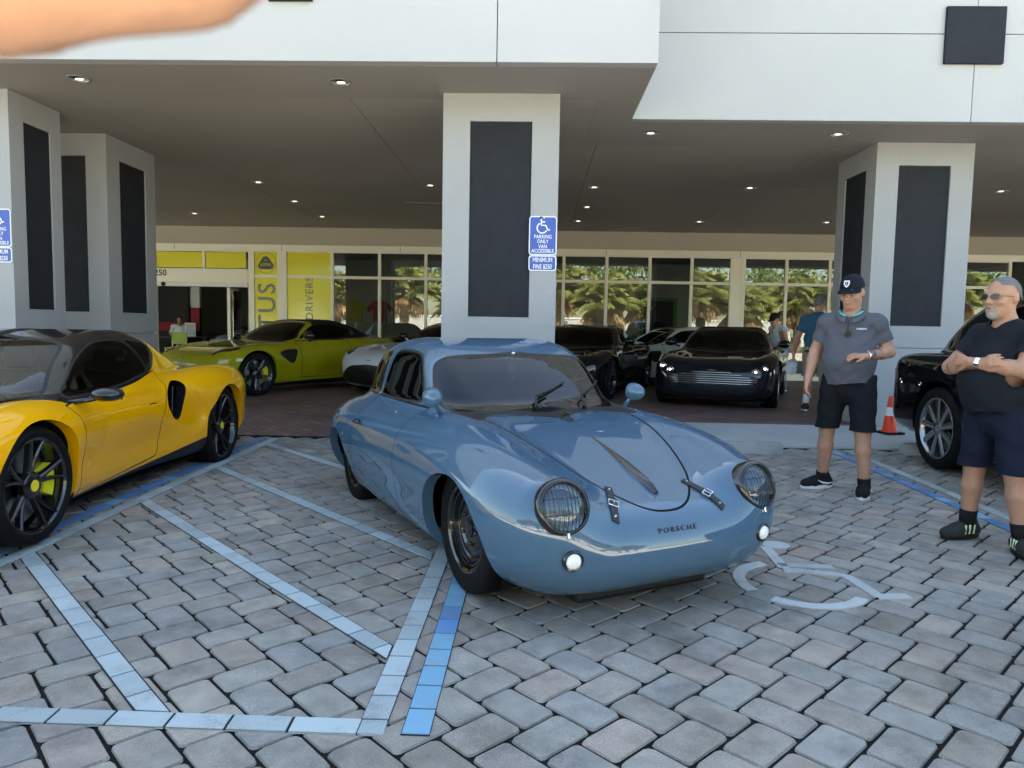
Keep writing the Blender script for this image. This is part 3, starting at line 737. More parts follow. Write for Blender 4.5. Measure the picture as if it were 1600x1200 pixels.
class Surf:
    """vertices plus named groups of triangles, cut along level lines"""
    def __init__(s, V, T, grid): s.V = V; s.T = T; s.g = grid
    def cent(s, T): return s.V[T].mean(1)
    def split(s, T, S):
        neg = S[T] < 0; c = neg.sum(1); Tin = [T[c == 3]]; Tout = [T[c == 0]]; E = []
        for lone_in in (True, False):
            m = T[c == (1 if lone_in else 2)]
            if not len(m): continue
            ng = S[m] < 0; k = np.argmax(ng if lone_in else ~ng, 1); r = np.arange(len(m))
            a, b, d = m[r,k], m[r,(k+1) % 3], m[r,(k+2) % 3]
            def cutv(p, q):
                lo, hi = np.minimum(p,q), np.maximum(p,q); key = lo.astype(np.int64)*len(S)*1+hi
                u, idx, inv = np.unique(key, return_index=True, return_inverse=True); l, h_ = lo[idx], hi[idx]
                t = (S[l]/(S[l]-S[h_]))[:,None]; base = len(s.V); s.V = np.concatenate([s.V, s.V[l]+t*(s.V[h_]-s.V[l])]); return base+inv
            e, f = cutv(a,b), cutv(a,d)
            lone = np.stack([a,e,f],-1); rest = np.concatenate([np.stack([e,b,d],-1), np.stack([e,d,f],-1)])
            (Tin if lone_in else Tout).append(lone); (Tout if lone_in else Tin).append(rest); E.append(np.stack([e,f],-1) if lone_in else np.stack([f,e],-1))
        return np.concatenate(Tin), np.concatenate(Tout), (np.concatenate(E) if E else np.zeros((0,2), int))
    def cut(s, src, fun, inside, where=None, gap=0, gapname='panel_gap', off=0.0):
        """move the part of src with fun<off into group inside; a strip of width gap goes to gapname"""
        T = s.T[src]; keep = np.zeros((0,3), int)
        if where is not None:
            w = where(s.cent(T)); keep, T = T[~w], T[w]
        S = fun(s.V)-off; A, B, E = s.split(T, S+(gap/2))
        if gap:
            S = fun(s.V)-off; Gp, B, E2 = s.split(B, S-gap/2); s.add(gapname, Gp)
        s.T[src] = np.concatenate([keep, B])
        if inside: s.add(inside, A)
        return E
    def add(s, name, T): s.T[name] = np.concatenate([s.T[name], T]) if name in s.T else T
    def lip(s, E, vec, name):
        base = len(s.V); s.V = np.concatenate([s.V, s.V[E[:,0]]+vec, s.V[E[:,1]]+vec]); n = len(E); k = np.arange(n)
        s.add(name, np.concatenate([np.stack([E[:,0],E[:,1],base+n+k],-1), np.stack([E[:,0],base+n+k,base+k],-1)]))
    def build(s, group, name, m, parent, mirror=True, flat=False, side=0, xf=None):
        T = s.T.get(group)
        if T is None or not len(T): return None
        u, inv = np.unique(T.ravel(), return_inverse=True); V = s.V[u]; F = inv.reshape(-1,3); N = s.g.grad(V); N /= np.maximum(np.linalg.norm(N,axis=1),1e-6)[:,None]
        if mirror:
            N[np.abs(V[:,1]) < 1e-3, 1] = 0
            flip = np.array([1,-1,1]); V2, N2, F2 = V*flip, N*flip, F[:,::-1]
            if side == 0: F = np.concatenate([F, F2+len(V)]); V = np.concatenate([V,V2]); N = np.concatenate([N,N2])
            elif side < 0: V, N, F = V2, N2, F2
        if xf is not None: V = V @ np.array(xf)[:3,:3].T+np.array(xf)[:3,3]; N = N @ np.array(xf)[:3,:3].T
        me = bpy.data.meshes.new(name); nf = len(F); me.vertices.add(len(V)); me.vertices.foreach_set('co', V.astype(np.float32).ravel())
        me.loops.add(nf*3); me.loops.foreach_set('vertex_index', F.astype(np.int32).ravel()); me.polygons.add(nf)
        me.polygons.foreach_set('loop_start', np.arange(0,nf*3,3,dtype=np.int32)); me.polygons.foreach_set('loop_total', np.full(nf,3,np.int32))
        me.update(); me.validate()
        if not flat:
            me.polygons.foreach_set('use_smooth', np.ones(len(me.polygons),bool)); 
            if len(me.vertices) == len(N): me.normals_split_custom_set_from_vertices(N.astype(np.float32).tolist())
        return link(name, me, parent, m)
def poly_fun(poly, a, b, ca=1, cb=1, rnd=0.0):
    """level function of a polygon in the plane of axes a,b"""
    return lambda V: sdpoly(V[:,a]*ca, V[:,b]*cb, poly)-rnd
def circ_fun(cx, cz, r, a=0, b=2): return lambda V: np.hypot(V[:,a]-cx, V[:,b]-cz)-r
# ============================================================ wheels and shared car parts
M_tyre = mat('tyre_rubber', (.0045,.0045,.005), .7, spec=.25, bump=(220,.15)); M_black = mat('gloss_black', (.008,.008,.009), .16, coat=.6)
M_satin = mat('satin_black', (.007,.007,.0075), .42); M_chrome = mat('chrome', (.82,.82,.82), .06, metal=1); M_steel = mat('brake_steel', (.42,.42,.43), .28, metal=1)
M_well = mat('wheel_well', (.004,.004,.004), .9); M_seal = mat('rubber_seal', (.012,.012,.013), .5); M_gapm = mat('panel_gap', (.006,.006,.007), .8)
M_seat = mat('black_leather', (.010,.010,.011), .5); M_cglass = glass('car_glass_clear', (.42,.52,.54), 1.52, .03); M_dglass = glass('car_glass_dark', (.055,.065,.07), 1.5, .0)
M_lampglass = glass('lamp_glass', (.9,.93,.95), 1.5, .05); M_silver = mat('silver_paint', (.35,.36,.38), .3, metal=.8)
def tyre_mesh(r, w, rim):
    mb = MB(); h = w/2
    mb.lathe([(rim,-h*.86),(rim+.012,-h*.98),(rim+(r-rim)*.5,-h*1.03),(r-.022,-h*.98),(r-.006,-h*.86),(r,-h*.70),(r,-h*.36),(r-.008,-h*.345),(r-.008,-h*.30),(r,-h*.285),(r,-.006),(r-.008,-.004),(r-.008,.004),(r,.006),
              (r,h*.285),(r-.008,h*.30),(r-.008,h*.345),(r,h*.36),(r,h*.70),(r-.006,h*.86),(r-.022,h*.98),(rim+(r-rim)*.5,h*1.03),(rim+.012,h*.98),(rim,h*.86)], 56, 'y')
    return mb.mesh('tyre', auto=40)
def wheel(parent, x, y, r, w, rim, style, M_rim, face=1, caliper=None, steer=0.0, zc=None, ring=None):
    """face=+1: outer side looks to +y. The rim is the wheel part; tyre, disc and caliper are its pieces"""
    mb = MB(); h = w/2; s = face
    mb.lathe([(rim+.004,s*h*.93),(rim-.006,s*h*.95),(rim-.018,s*h*.86),(rim-.026,s*h*.55),(rim-.035,-s*h*.2),(rim-.03,-s*h*.9)], 48, 'y')
    def spoke(a, w0, w1, r0, r1, y0, y1, th, tw=0.0):
        n = 5; vs_ = []
        for i in range(n+1):
            t = i/n; rr = r0+(r1-r0)*t; ww = w0+(w1-w0)*t; yy = y0+(y1-y0)*t**1.5; aa = a+tw*t
            cx, cz = rr*math.cos(aa), rr*math.sin(aa); nx, nz = -math.sin(aa), math.cos(aa)
            for u, yo in ((-.5,-th),(-.5,-.004),(-.22,.004),(.22,.004),(.5,-.004),(.5,-th)): vs_.append((cx+nx*ww*u, s*(yy+yo), cz+nz*ww*u))
        fs_ = [(6*i+k, 6*i+k+1, 6*i+6+k+1, 6*i+6+k) for i in range(n) for k in range(5)]; mb.add(vs_, fs_)
    if style == 'steel':      # slotted steel disc wheel
        mb.lathe([(rim-.03,s*h*.35),(rim-.05,s*h*.42),(.155,s*h*.30),(.135,s*h*.52),(.10,s*h*.60),(.085,s*h*.50),(.055,s*h*.55),(.0,s*h*.55)], 48, 'y')
    elif style == 'ten':      # five pairs of thin spokes
        for k in range(5):
            a = 2*math.pi*k/5+.35
            for d in (-.16,.16): spoke(a+d*.35, .034, .020, .05, rim-.012, h*.62, h*.90, .035, d*.95)
    elif style == 'nine':
        for k in range(9): spoke(2*math.pi*k/9+.2, .050, .062, .06, rim-.012, h*.80, h*.82, .05)
    else:                     # wide five-spoke with machined rim lines
        for k in range(5):
            a = 2*math.pi*k/5+.5
            for d in (-.13,.13): spoke(a+d, .030, .026, .05, rim-.012, h*.66, h*.88, .03, d*.25)
            spoke(a, .03, .115, rim*.62, rim-.014, h*.74, h*.86, .03)
    if style != 'steel': mb.lathe([(.078,s*h*.45),(.075,s*h*.72),(.06,s*h*.80),(.036,s*h*.82),(.036,s*h*.70),(.0,s*h*.70)], 32, 'y')
    o = mb.build('wheel', M_rim, parent, auto=35); zc = r if zc is None else zc; o.location = (x, y, zc); o.rotation_euler = (0, random.uniform(0,1.2), steer)
    link('tyre', tyre_mesh(r, w, rim), o, M_tyre)
    hb = MB()
    if style == 'steel':
        for k in range(5):
            a = 2*math.pi*k/5; hb.lathe([(.011,0),(.011,.012),(.006,.018),(0,.018)], 8, 'z', frame((.078*math.cos(a), s*h*.5, .078*math.sin(a)), (0,s,0)))
        hb.lathe([(.05,s*h*.54),(.048,s*h*.66),(.03,s*h*.72),(0,s*h*.73)], 24, 'y'); hb.build('hub_and_nuts', M_black, o, auto=40)
        sl = MB()
        for k in range(10):
            a = 2*math.pi*(k+.5)/10; sl.lathe([(.018,0),(.018,.003),(0,.003)], 10, 'z', frame(((rim-.085)*math.cos(a), s*h*.35, (rim-.085)*math.sin(a)), (0,s,0)))
        sl.build('cooling_holes', M_well, o)
        tr = MB(); tr.lathe([(rim-.03,s*h*.72),(rim-.036,s*h*.69)], 48, 'y'); tr.build('rim_ring', M_black, o, smooth=True)
    else:
        cp = MB(); cp.lathe([(.033,s*h*.70),(.033,s*h*.835),(0,s*h*.84)], 20, 'y'); cp.build('centre_cap', ring or M_black, o, auto=40)
        di = MB(); di.lathe([(.07,s*h*.1),(rim*.80,s*h*.1),(rim*.80,s*h*.1-s*.025),(.07,s*h*.1-s*.025)], 40, 'y'); di.build('brake_disc', M_steel, o, auto=40)
    if caliper:
        c = MB(); a0, a1 = caliper[1]; pr = []
        for rr in (rim*.86, rim*.52):
            pr.append([(rr*math.cos(rad(a)), rr*math.sin(rad(a))) for a in np.linspace(a0, a1, 7)])
        poly = pr[0]+pr[1][::-1]
        m2 = Matrix(((1,0,0,0),(0,0,s,s*h*.05),(0,1,0,0),(0,0,0,1)))
        c.prism(poly, 0, h*.46, m2); ob = c.build('brake_caliper', caliper[0], parent, auto=40); ob.location = (x, y, zc); ob.rotation_euler = (0,0,steer)
    return o
def well(parent, x, yin, yout, z, r, side, name='wheel_well'):
    """dark inner arch and back wall"""
    mb = MB(); n = 20; vs_ = []
    for i in range(n+1):
        a = rad(-25+230*i/n); vs_ += [(x+r*math.cos(a), side*yin, z+r*math.sin(a)), (x+r*math.cos(a), side*yout, z+r*math.sin(a))]
    mb.add(vs_, [(2*i,2*i+1,2*i+3,2*i+2) for i in range(n)]); mb.add([vs_[2*i] for i in range(n+1)], [tuple(range(n+1))]); return mb.build(name, M_well, parent)
def seat(parent, x, y, z, m=M_seat, tall=.62):
    mb = MB(); mb.bbox((x-.24,y-.23,z),(x+.26,y+.23,z+.16),.05)
    mb.bbox((-.07,-.22,0),(.07,.22,tall),.05, Matrix.Translation((x-.25,y,z+.08)) @ Matrix.Rotation(rad(-14),4,'Y'))
    mb.bbox((-.045,-.12,0),(.045,.12,.18),.035, Matrix.Translation((x-.25-tall*.25,y,z+.08+tall)) @ Matrix.Rotation(rad(-8),4,'Y')); return mb.build('seat', m, parent, auto=50)
def steering(parent, x, y, z, m=M_satin):
    mb = MB(); T = frame((x,y,z), (-1,0,.45)); k = 28
    mb.tube([tuple(T @ Vector((.185*math.cos(2*math.pi*i/k), .185*math.sin(2*math.pi*i/k), 0))) for i in range(k+1)], .013, 8, False)
    for a in (90,210,330): mb.tube([T @ Vector((0,0,-.03)), T @ Vector((.185*math.cos(rad(a)), .185*math.sin(rad(a)), 0))], .011, 6)
    mb.tube([T @ Vector((0,0,0)), T @ Vector((0,0,-.3))], .025, 8); return mb.build('steering_wheel', m, parent, smooth=True)
def tub(parent, x0, x1, w, z0, z1, m=M_satin):
    mb = MB(); mb.box((x0,-w,z0),(x1,w,z0+.03)); mb.box((x0-.02,-w,z0),(x0,w,z1)); mb.box((x1,-w,z0),(x1+.02,w,z1)); mb.box((x0,w,z0),(x1,w+.01,z1)); mb.box((x0,-w-.01,z0),(x1,-w,z1)); return mb.build('cockpit_tub', m, parent)
# ============================================================ BLUE VINTAGE COUPE
def hit(grid, o, d, L=3.0, n=600):
    """first surface point and normal along a ray"""
    o, d = np.array(o, float), np.array(d, float); d /= np.linalg.norm(d); t = np.linspace(0, L, n); P = o+d*t[:,None]
    ok = np.all((P >= grid.lo) & (P <= grid.lo+grid.h*(grid.n-1)), 1); v = np.where(ok, grid.sample(grid.D, P), 1); i = np.argmax(v < 0)
    if i == 0: return Vector(o+d*L*.5), Vector(-d)
    f = v[i-1]/(v[i-1]-v[i]); p = P[i-1]+(P[i]-P[i-1])*f; g = grid.grad(p[None])[0]; return Vector(p), Vector(g).normalized()
def coupe():
    h = .0135; G = Grid((-2.25,-.05,.04), (1.95,1.0,1.30), h); X, Y, Z = G.X, G.Y, G.Z
    B = -.075
    side = crom([(x,z+B) for x,z in [(1.50,.185),(1.56,.188),(1.67,.222),(1.745,.285),(1.772,.365),(1.757,.45),(1.705,.525),(1.61,.588),(1.45,.657),(1.15,.762),(.85,.838),(.55,.875),(.2,.885),(-.4,.890),(-1.0,.870),(-1.5,.775),(-1.88,.63),(-2.08,.48),(-2.12,.38),(-2.05,.27),(-1.9,.21),(-1.0,.18),(.6,.17)]])
    plan = sym([(1.93,.1),(1.89,.32),(1.78,.55),(1.59,.71),(1.33,.790),(1.05,.812),(.5,.822),(0,.825),(-.6,.832),(-1.05,.825),(-1.5,.75),(-1.85,.55),(-2.05,.3),(-2.12,.1)])
    ds = sdpoly(X, Z, side); zz = Z-.47-B; dp = sdpoly(X, Y, plan)+.42*zz**2*(1+.6*(zz > 0))
    D = smax(ds, dp, .24)
    G.D[:] = D
    # front and rear wings
    G.chain([(1.50,.555,.562+B),(1.28,.60,.595+B),(1.00,.628,.622+B),(.55,.650,.645+B),(.05,.665,.648+B),(-.45,.670,.630+B),(-.85,.665,.600+B),(-1.20,.650,.575+B),(-1.55,.575,.54+B),(-1.85,.44,.48+B)], [.150,.160,.166,.156,.146,.150,.168,.182,.165,.13], .20)
    # cabin
    Xb = X+.20*Y*Y
    cs = crom([(.57,.70),(.51,.79),(.37,.920),(.215,1.055),(.10,1.138),(-.06,1.195),(-.32,1.225),(-.62,1.208),(-.95,1.130),(-1.30,.985),(-1.60,.800),(-1.70,.62),(-1.0,.55),(.3,.55)])
    cp = crom([(.62,-.2),(.60,.2),(.50,.47),(.30,.61),(-.1,.665),(-.7,.665),(-1.1,.60),(-1.5,.44),(-1.75,.2),(-1.8,-.2)])
    dc = smax(sdpoly(Xb, Z, cs), sdpoly(X, Y, cp)+np.maximum(Z-.78,0)*.28+np.maximum(Z-1.04,0)**2*1.1, .13)
    G.D[:] = smin(G.D, dc, .07)
    s = G.finish(); s.T['body'] = s.split(s.T['body'], -s.V[:,1])[0]
    FX, RX = 1.05, -1.05
    out = lambda c: c[:,1] > .45
    E = s.cut('body', circ_fun(FX-.01, .235, .352), None, out); s.lip(E, np.array([0,-.06,0]), 'arch_lip')
    E = s.cut('body', circ_fun(RX, .215, .335), None, out); s.lip(E, np.array([0,-.06,0]), 'arch_lip')
    s.cut('body', lambda V: V[:,2]-.100, None)                                    # open floor
    # windscreen, door glass, quarter glass, rear glass, each with a rubber seal
    def win(poly, a, b, name, where, seal=.017):
        f = poly_fun(crom(poly, 7), a, b); s.cut('body', f, '_w', where, off=seal); s.cut('_w', f, name); s.add('seal_'+name, s.T.pop('_w'))
    win([(-.3,.822),(.30,.818),(.50,.812),(.562,.832),(.570,.88),(.545,1.00),(.51,1.068),(.43,1.100),(.2,1.112),(-.3,1.115)], 1, 2, 'windscreen', lambda c: (c[:,0] > -.05) & (c[:,2] > .77))
    win([(.13,.850),(.135,.885),(.03,1.025),(-.06,1.100),(-.18,1.127),(-.40,1.130),(-.505,1.112),(-.55,1.03),(-.575,.875),(-.555,.845),(-.2,.840)], 0, 2, 'door_glass', lambda c: c[:,1] > .36, .014)
    win([(-.66,.848),(-.655,1.02),(-.63,1.102),(-.72,1.112),(-.90,1.070),(-1.08,.965),(-1.15,.880),(-1.10,.848),(-.85,.838)], 0, 2, 'quarter_glass', lambda c: c[:,1] > .30, .014)
    win([(-.2,.905),(.30,.915),(.42,.94),(.44,1.0),(.38,1.075),(.27,1.10),(-.2,1.11)], 1, 2, 'rear_glass', lambda c: c[:,0] < -.85)
    # door and bonnet shut lines
    door = crom([(.27,.822,'c'),(.275,.62),(.265,.38),(.24,.175),(.20,.145),(-.30,.145),(-.52,.155),(-.60,.20),(-.625,.38),(-.625,.62),(-.615,.828,'c'),(-.2,.826),], 6)
    s.cut('body', poly_fun(door, 0, 2), 'door', lambda c: (c[:,1] > .5) & (c[:,2] < .88), gap=.009, gapname='gap_door')
    hood = crom([(.60,-.3,'c'),(.600,.30),(.585,.43),(.62,.475),(.9,.445),(1.2,.375),(1.45,.285),(1.60,.180),(1.665,.08),(1.675,-.05),(1.675,-.3,'c')], 7)
    s.cut('body', poly_fun(hood, 0, 1), 'bonnet', lambda c: c[:,2] > .38, gap=.011, gapname='gap_bonnet')
    return s
P0 = on_ground(752, 922); P1 = on_ground(569, 778); _h = (P0-P1).normalized(); H_CO = math.atan2(_h.y, _h.x)
H_CO = rad(-61.2); _h = Vector((math.cos(H_CO), math.sin(H_CO), 0)); _left = Vector((-_h.y, _h.x, 0)); CO = Vector((P0.x+.02, P0.y, 0))+_left*.62-_h*1.05
print('coupe', P0, P1, (P0-P1).length, math.degrees(H_CO), CO)
car = empty('blue_coupe', (CO.x, CO.y, .004), H_CO, 'slate blue vintage two-door coupe with leather bonnet straps and black steel wheels', 'car')
car.rotation_euler = (0, -.006, H_CO)
def build_coupe():
    s = coupe(); G = s.g
    M_b = paint('slate_blue_paint', (.058,.120,.190), .5)
    body = s.build('body', 'body', M_b, car); s.build('arch_lip', 'arch_lip', M_b, car, flat=True); s.build('gap_bonnet', 'shut_line', M_gapm, car)
    s.build('bonnet', 'bonnet', M_b, car)
    for sd in (1,-1):
        d = s.build('door', 'door', M_b, car, side=sd); s.build('gap_door', 'shut_line', M_gapm, car, side=sd)
        p, n = hit(G, (-.52,1.0,.66), (0,-1,0)); hb = MB(); y = p.y*sd
        hb.tube([(-.50,y,.66),(-.50,y+sd*.028,.66)], .012, 8); hb.tube([(-.56,y+sd*.03,.658),(-.50,y+sd*.034,.661),(-.43,y+sd*.026,.66)], [.008,.013,.008], 8); hb.build('handle', M_black, d, smooth=True)
        for nm in ('door_glass','quarter_glass'): s.build(nm, nm, M_dglass, car, side=sd); s.build('seal_'+nm, 'window_seal', M_seal, car, side=sd)
    for nm in ('windscreen','rear_glass'): s.build(nm, nm, glass('sky_tint_screen', (.40,.55,.60), 1.52, .02), car); s.build('seal_'+nm, 'window_seal', M_seal, car)  # teal tint stands in for blue sky mirrored in the screen
    # floor and cabin
    fl_ = MB(); fl_.box((-1.75,-.55,.102),(1.40,.55,.118)); fl_.build('underbody', M_well, car)
    tub(car, -1.2, .42, .58, .13, .72)
    ds_ = MB(); ds_.bbox((.26,-.56,.62),(.46,.56,.80),.04); ds_.build('dashboard', M_b, car, auto=40)
    for sd in (1,-1): seat(car, -.30, sd*.30, .15, tall=.50)
    steering(car, .10, .32, .73)
    mi = MB(); T = frame((.10,-.0,1.045), (-1,0,.1)); mi.lathe([(.0,.012),(.03,.01),(.038,0),(.03,-.006),(0,-.008)], 24, 'z', T @ Matrix.Scale(2.6,4,(0,1,0))); mi.build('rear_view_mirror', M_chrome, car, smooth=True)
    mi = MB(); mi.tube([(.10,0,1.055),(.07,0,1.145)], .006, 6); mi.build('mirror_stem', M_chrome, car)
    # wheels
    for xx, yy in ((1.05,.662),(-1.05,.655)):
        for sd in (1,-1):
            wheel(car, xx, sd*yy, .318, .165, .215, 'steel', M_black, sd); well(car, xx, .36, .70 if xx > 0 else .68, .27, .365, sd)
    # headlights behind stone guards
    for sd in (1,-1):
        d = Vector((1,.10*sd,.34)).normalized(); p, n = hit(G, np.array((1.45,.530,.468))+np.array((d.x,abs(d.y),d.z))*.5, (-d.x,-abs(d.y),-d.z), 1.0); p = Vector((p.x, p.y*sd, p.z))
        T = frame(p-d*.017, d, (0,0,1))
        hl = MB(); hl.lathe([(.124,-.05),(.124,.006),(.116,.022),(.104,.026),(.098,.018),(.096,0)], 44, 'z', T); lamp = hl.build('headlight', M_black, car, auto=50)
        hl = MB(); hl.lathe([(.098,.010),(.085,-.012),(.06,-.032),(.03,-.044),(0,-.047)], 40, 'z', T); hl.build('reflector', mat('reflector', (.97,.97,.97), .22, metal=.2), lamp, smooth=True)
        hl = MB(); hl.lathe([(.03,-.03),(.026,-.010),(0,-.004)], 20, 'z', T); hl.build('bulb', M_chrome, lamp, smooth=True)
        hl = MB(); hl.lathe([(.098,.012),(.085,.022),(.06,.031),(.03,.036),(0,.038)], 40, 'z', T); hl.build('lens', M_lampglass, lamp, smooth=True)
        gr = MB()
        for k in range(-5,6):
            u = k*.0185; hh = math.sqrt(max(.104**2-u*u, 0)); z_ = lambda v: .046*(1-((u*u+v*v)/.0115)*.72)+.006
            gr.tube([tuple(T @ Vector((v, u, z_(v)))) for v in np.linspace(-hh, hh, 9)], .0016, 6)
        for v in (-.035,.035):
            hh = math.sqrt(.104**2-v*v); gr.tube([tuple(T @ Vector((v, u, .046*(1-((u*u+v*v)/.0115)*.72)+.008))) for u in np.linspace(-hh, hh, 9)], .0018, 6)
        gr.tube([tuple(T @ Vector((.107*math.cos(a), .107*math.sin(a), .021))) for a in np.linspace(0, 2*math.pi, 33)], .005, 6, False)
        gr.build('stone_guard', M_black, lamp, smooth=True)
        cl = MB(); cl.bbox((-.135,-.008,.0),(-.108,.008,.03),.004,T); cl.build('clip', M_chrome, lamp)
        # round indicator under each headlight
        p, n = hit(G, (2.0,.535,.325), (-1,0,0), 1.2); p.y *= sd; n.y *= sd; T = frame(p-n*.004, (n+Vector((.5,0,0))).normalized(), (0,0,1))
        il = MB(); il.lathe([(.047,-.03),(.047,.010),(.041,.017),(.034,.015)], 32, 'z', T); ind = il.build('indicator', M_black, car, auto=50)
        il = MB(); il.lathe([(.034,.012),(.030,.022),(.018,.027),(0,.029)], 28, 'z', T); il.build('lens', mat('white_lens', (.86,.87,.88), .25), ind, smooth=True)
        # bonnet straps with buckles
        q, n = hit(G, (1.595,.265*1,1.2), (0,0,-1), 1.0); pts = []
        for t in np.linspace(-.105,.105,11):
            dirv = Vector((.90,.42,0)).normalized(); a, n_ = hit(G, (1.60+dirv.x*t, .262+dirv.y*t, 1.2), (0,0,-1), 1.1); pts.append((Vector((a.x, a.y*sd, a.z)), Vector((n_.x, n_.y*sd, n_.z))))
        st = MB(); vs_ = []; dr = Vector((.90,.42*sd,0)).normalized()
        for i, (a, n_) in enumerate(pts):
            sdv = n_.cross(dr).normalized()*.017; lift = .008+.004*math.exp(-((i-6)/2)**2)
            for e, u in ((-1,.002),(-1,lift),(1,lift),(1,.002)): vs_.append(tuple(a+sdv*e+n_*u))
        k = len(pts); st.add(vs_, [(4*i+j, 4*i+(j+1) % 4, 4*i+4+(j+1) % 4, 4*i+4+j) for i in range(k-1) for j in range(4)]+[(0,1,2,3),(4*k-4,4*k-3,4*k-2,4*k-1)])
        sp = st.build('bonnet_strap', mat('black_strap_leather', (.018,.018,.019), .5, bump=(150,.4)), car)
        a, n_ = pts[6]; T = frame(a+n_*.014, n_, dr); bk = MB(); cn = [(-.018,-.023),(.018,-.023),(.018,.023),(-.018,.023),(-.018,-.023)]
        bk.tube([T @ Vector((u,v,0)) for u, v in cn], .0032, 6); bk.tube([T @ Vector((-.018,0,.001)), T @ Vector((.02,0,.003))], .0026, 6); bk.build('buckle', M_chrome, sp)
        for w_ in (1,9):
            a, n_ = pts[w_]; rv = MB(); rv.lathe([(.006,.0),(.004,.005),(0,.006)], 8, 'z', frame(a+n_*.008, n_)); rv.build('rivet', M_chrome, sp)
        # bullet mirrors
        a, n_ = hit(G, (.45,.63,1.2), (0,0,-1), 1.0); a.y *= sd; mr = MB(); b = a+Vector((.02,.055*sd,.095))
        mr.tube([a, a+Vector((.01,.03*sd,.05)), b-Vector((.0,.01*sd,.02))], [.016,.011,.012], 10); ms = mr.build('door_mirror', M_b, car, smooth=True)
        mr = MB(); T = frame(b, (1,.15*sd,0)); mr.lathe([(.0,.085),(.022,.078),(.042,.055),(.055,.02),(.058,-.012),(.056,-.02),(.050,-.02),(.050,-.012),(0,-.012)], 28, 'z', T); mr.build('mirror_shell', M_b, ms, auto=50)
        mr = MB(); mr.lathe([(.05,-.014),(0,-.0145)], 24, 'z', T); mr.build('mirror_glass', M_chrome, ms)
    # bonnet handle: a tapering dark ridge along the centre line
    vs_ = []; fs_ = []; n = 15
    for i in range(n):
        t = i/(n-1); x = 1.02+.56*t; a, nn = hit(G, (x,0,1.2), (0,0,-1), 1.1); w = .004+.020*math.sin(math.pi*min(t**1.6*.93+.0,1))+.004*t; hh = .004+.030*t**1.3*(1 if t < .93 else .5)
        for u, v in ((-1,-.004),(-.75,hh*.7),(0,hh),(.75,hh*.7),(1,-.004)): vs_.append(tuple(a+nn*v+Vector((0,u*w,0))))
    for i in range(n-1):
        for k in range(4): fs_.append((5*i+k,5*i+k+1,5*i+6+k,5*i+5+k))
    fs_.append(tuple(range(5))); fs_.append(tuple(range(5*n-5,5*n))); hb = MB(); hb.add(vs_, fs_); hb.build('bonnet_handle', M_black, car, auto=60)
    # washer jet block and wipers
    a, nn = hit(G, (.74,.02,1.2), (0,0,-1), 1.0); wj = MB(); wj.lathe([(.0,.030),(.012,.028),(.022,.018),(.05,.010),(.055,0)], 24, 'z', frame(a, nn) @ Matrix.Scale(.62,4,(0,1,0))); wj.build('antenna_base', M_satin, car, auto=50)
    wj = MB(); wj.tube([a+nn*.02+Vector((-.02,-.02,0)), a+nn*.042, a+nn*.03+Vector((.015,.02,0))], .008, 6); wj.build('antenna_coil', M_satin, car)
    for y0, y1 in ((-.06,.24),(.28,.53)):
        a, nn = hit(G, (.515,abs(y0),1.2), (0,0,-1), 1.0); a.y = y0
        pts = []
        for t in np.linspace(0,1,9):
            yy = y0+(y1-y0)*t; zz = .845+.10*t; b_, n2 = hit(G, (1.2,abs(yy),zz), (-1,0,.0), 1.6); b_.y = yy; n2.y = math.copysign(n2.y, yy); pts.append(b_+n2*.018)
        wp = MB(); wp.tube([a+nn*.0, a+nn*.03, pts[1]+Vector((0,0,.014)), pts[4]+Vector((.012,0,.010))], [.012,.010,.006,.005], 6); w_ = wp.build('wiper', M_satin, car, smooth=True)
        wp = MB(); wp.tube([p_-Vector((.010,0,0)) for p_ in pts[2:]], .007, 6); wp.build('blade', M_seal, w_)
    # lettering on the nose and the black lip below it
    a, nn = hit(G, (2.2,.0,.42), (-1,0,0), 1.0); me = text_mesh('PORSCHE', .031, depth=.002, sx=1.3, bold=.0, spacing=1.35)
    for v in me.vertices:
        p_, n2 = hit(G, (2.2,abs(v.co.x),.405+v.co.y*.9), (-1,0,0), 1.0); v.co = Vector((p_.x, v.co.x, p_.z))+Vector((n2.x,math.copysign(n2.y,v.co.x),n2.z))*(.003+v.co.z)
    link('lettering', me, car, M_black)
    lp = MB(); lp.bbox((1.22,-.38,.04),(1.52,.38,.125),.02); lp.build('lower_lip', M_satin, car)
build_coupe()
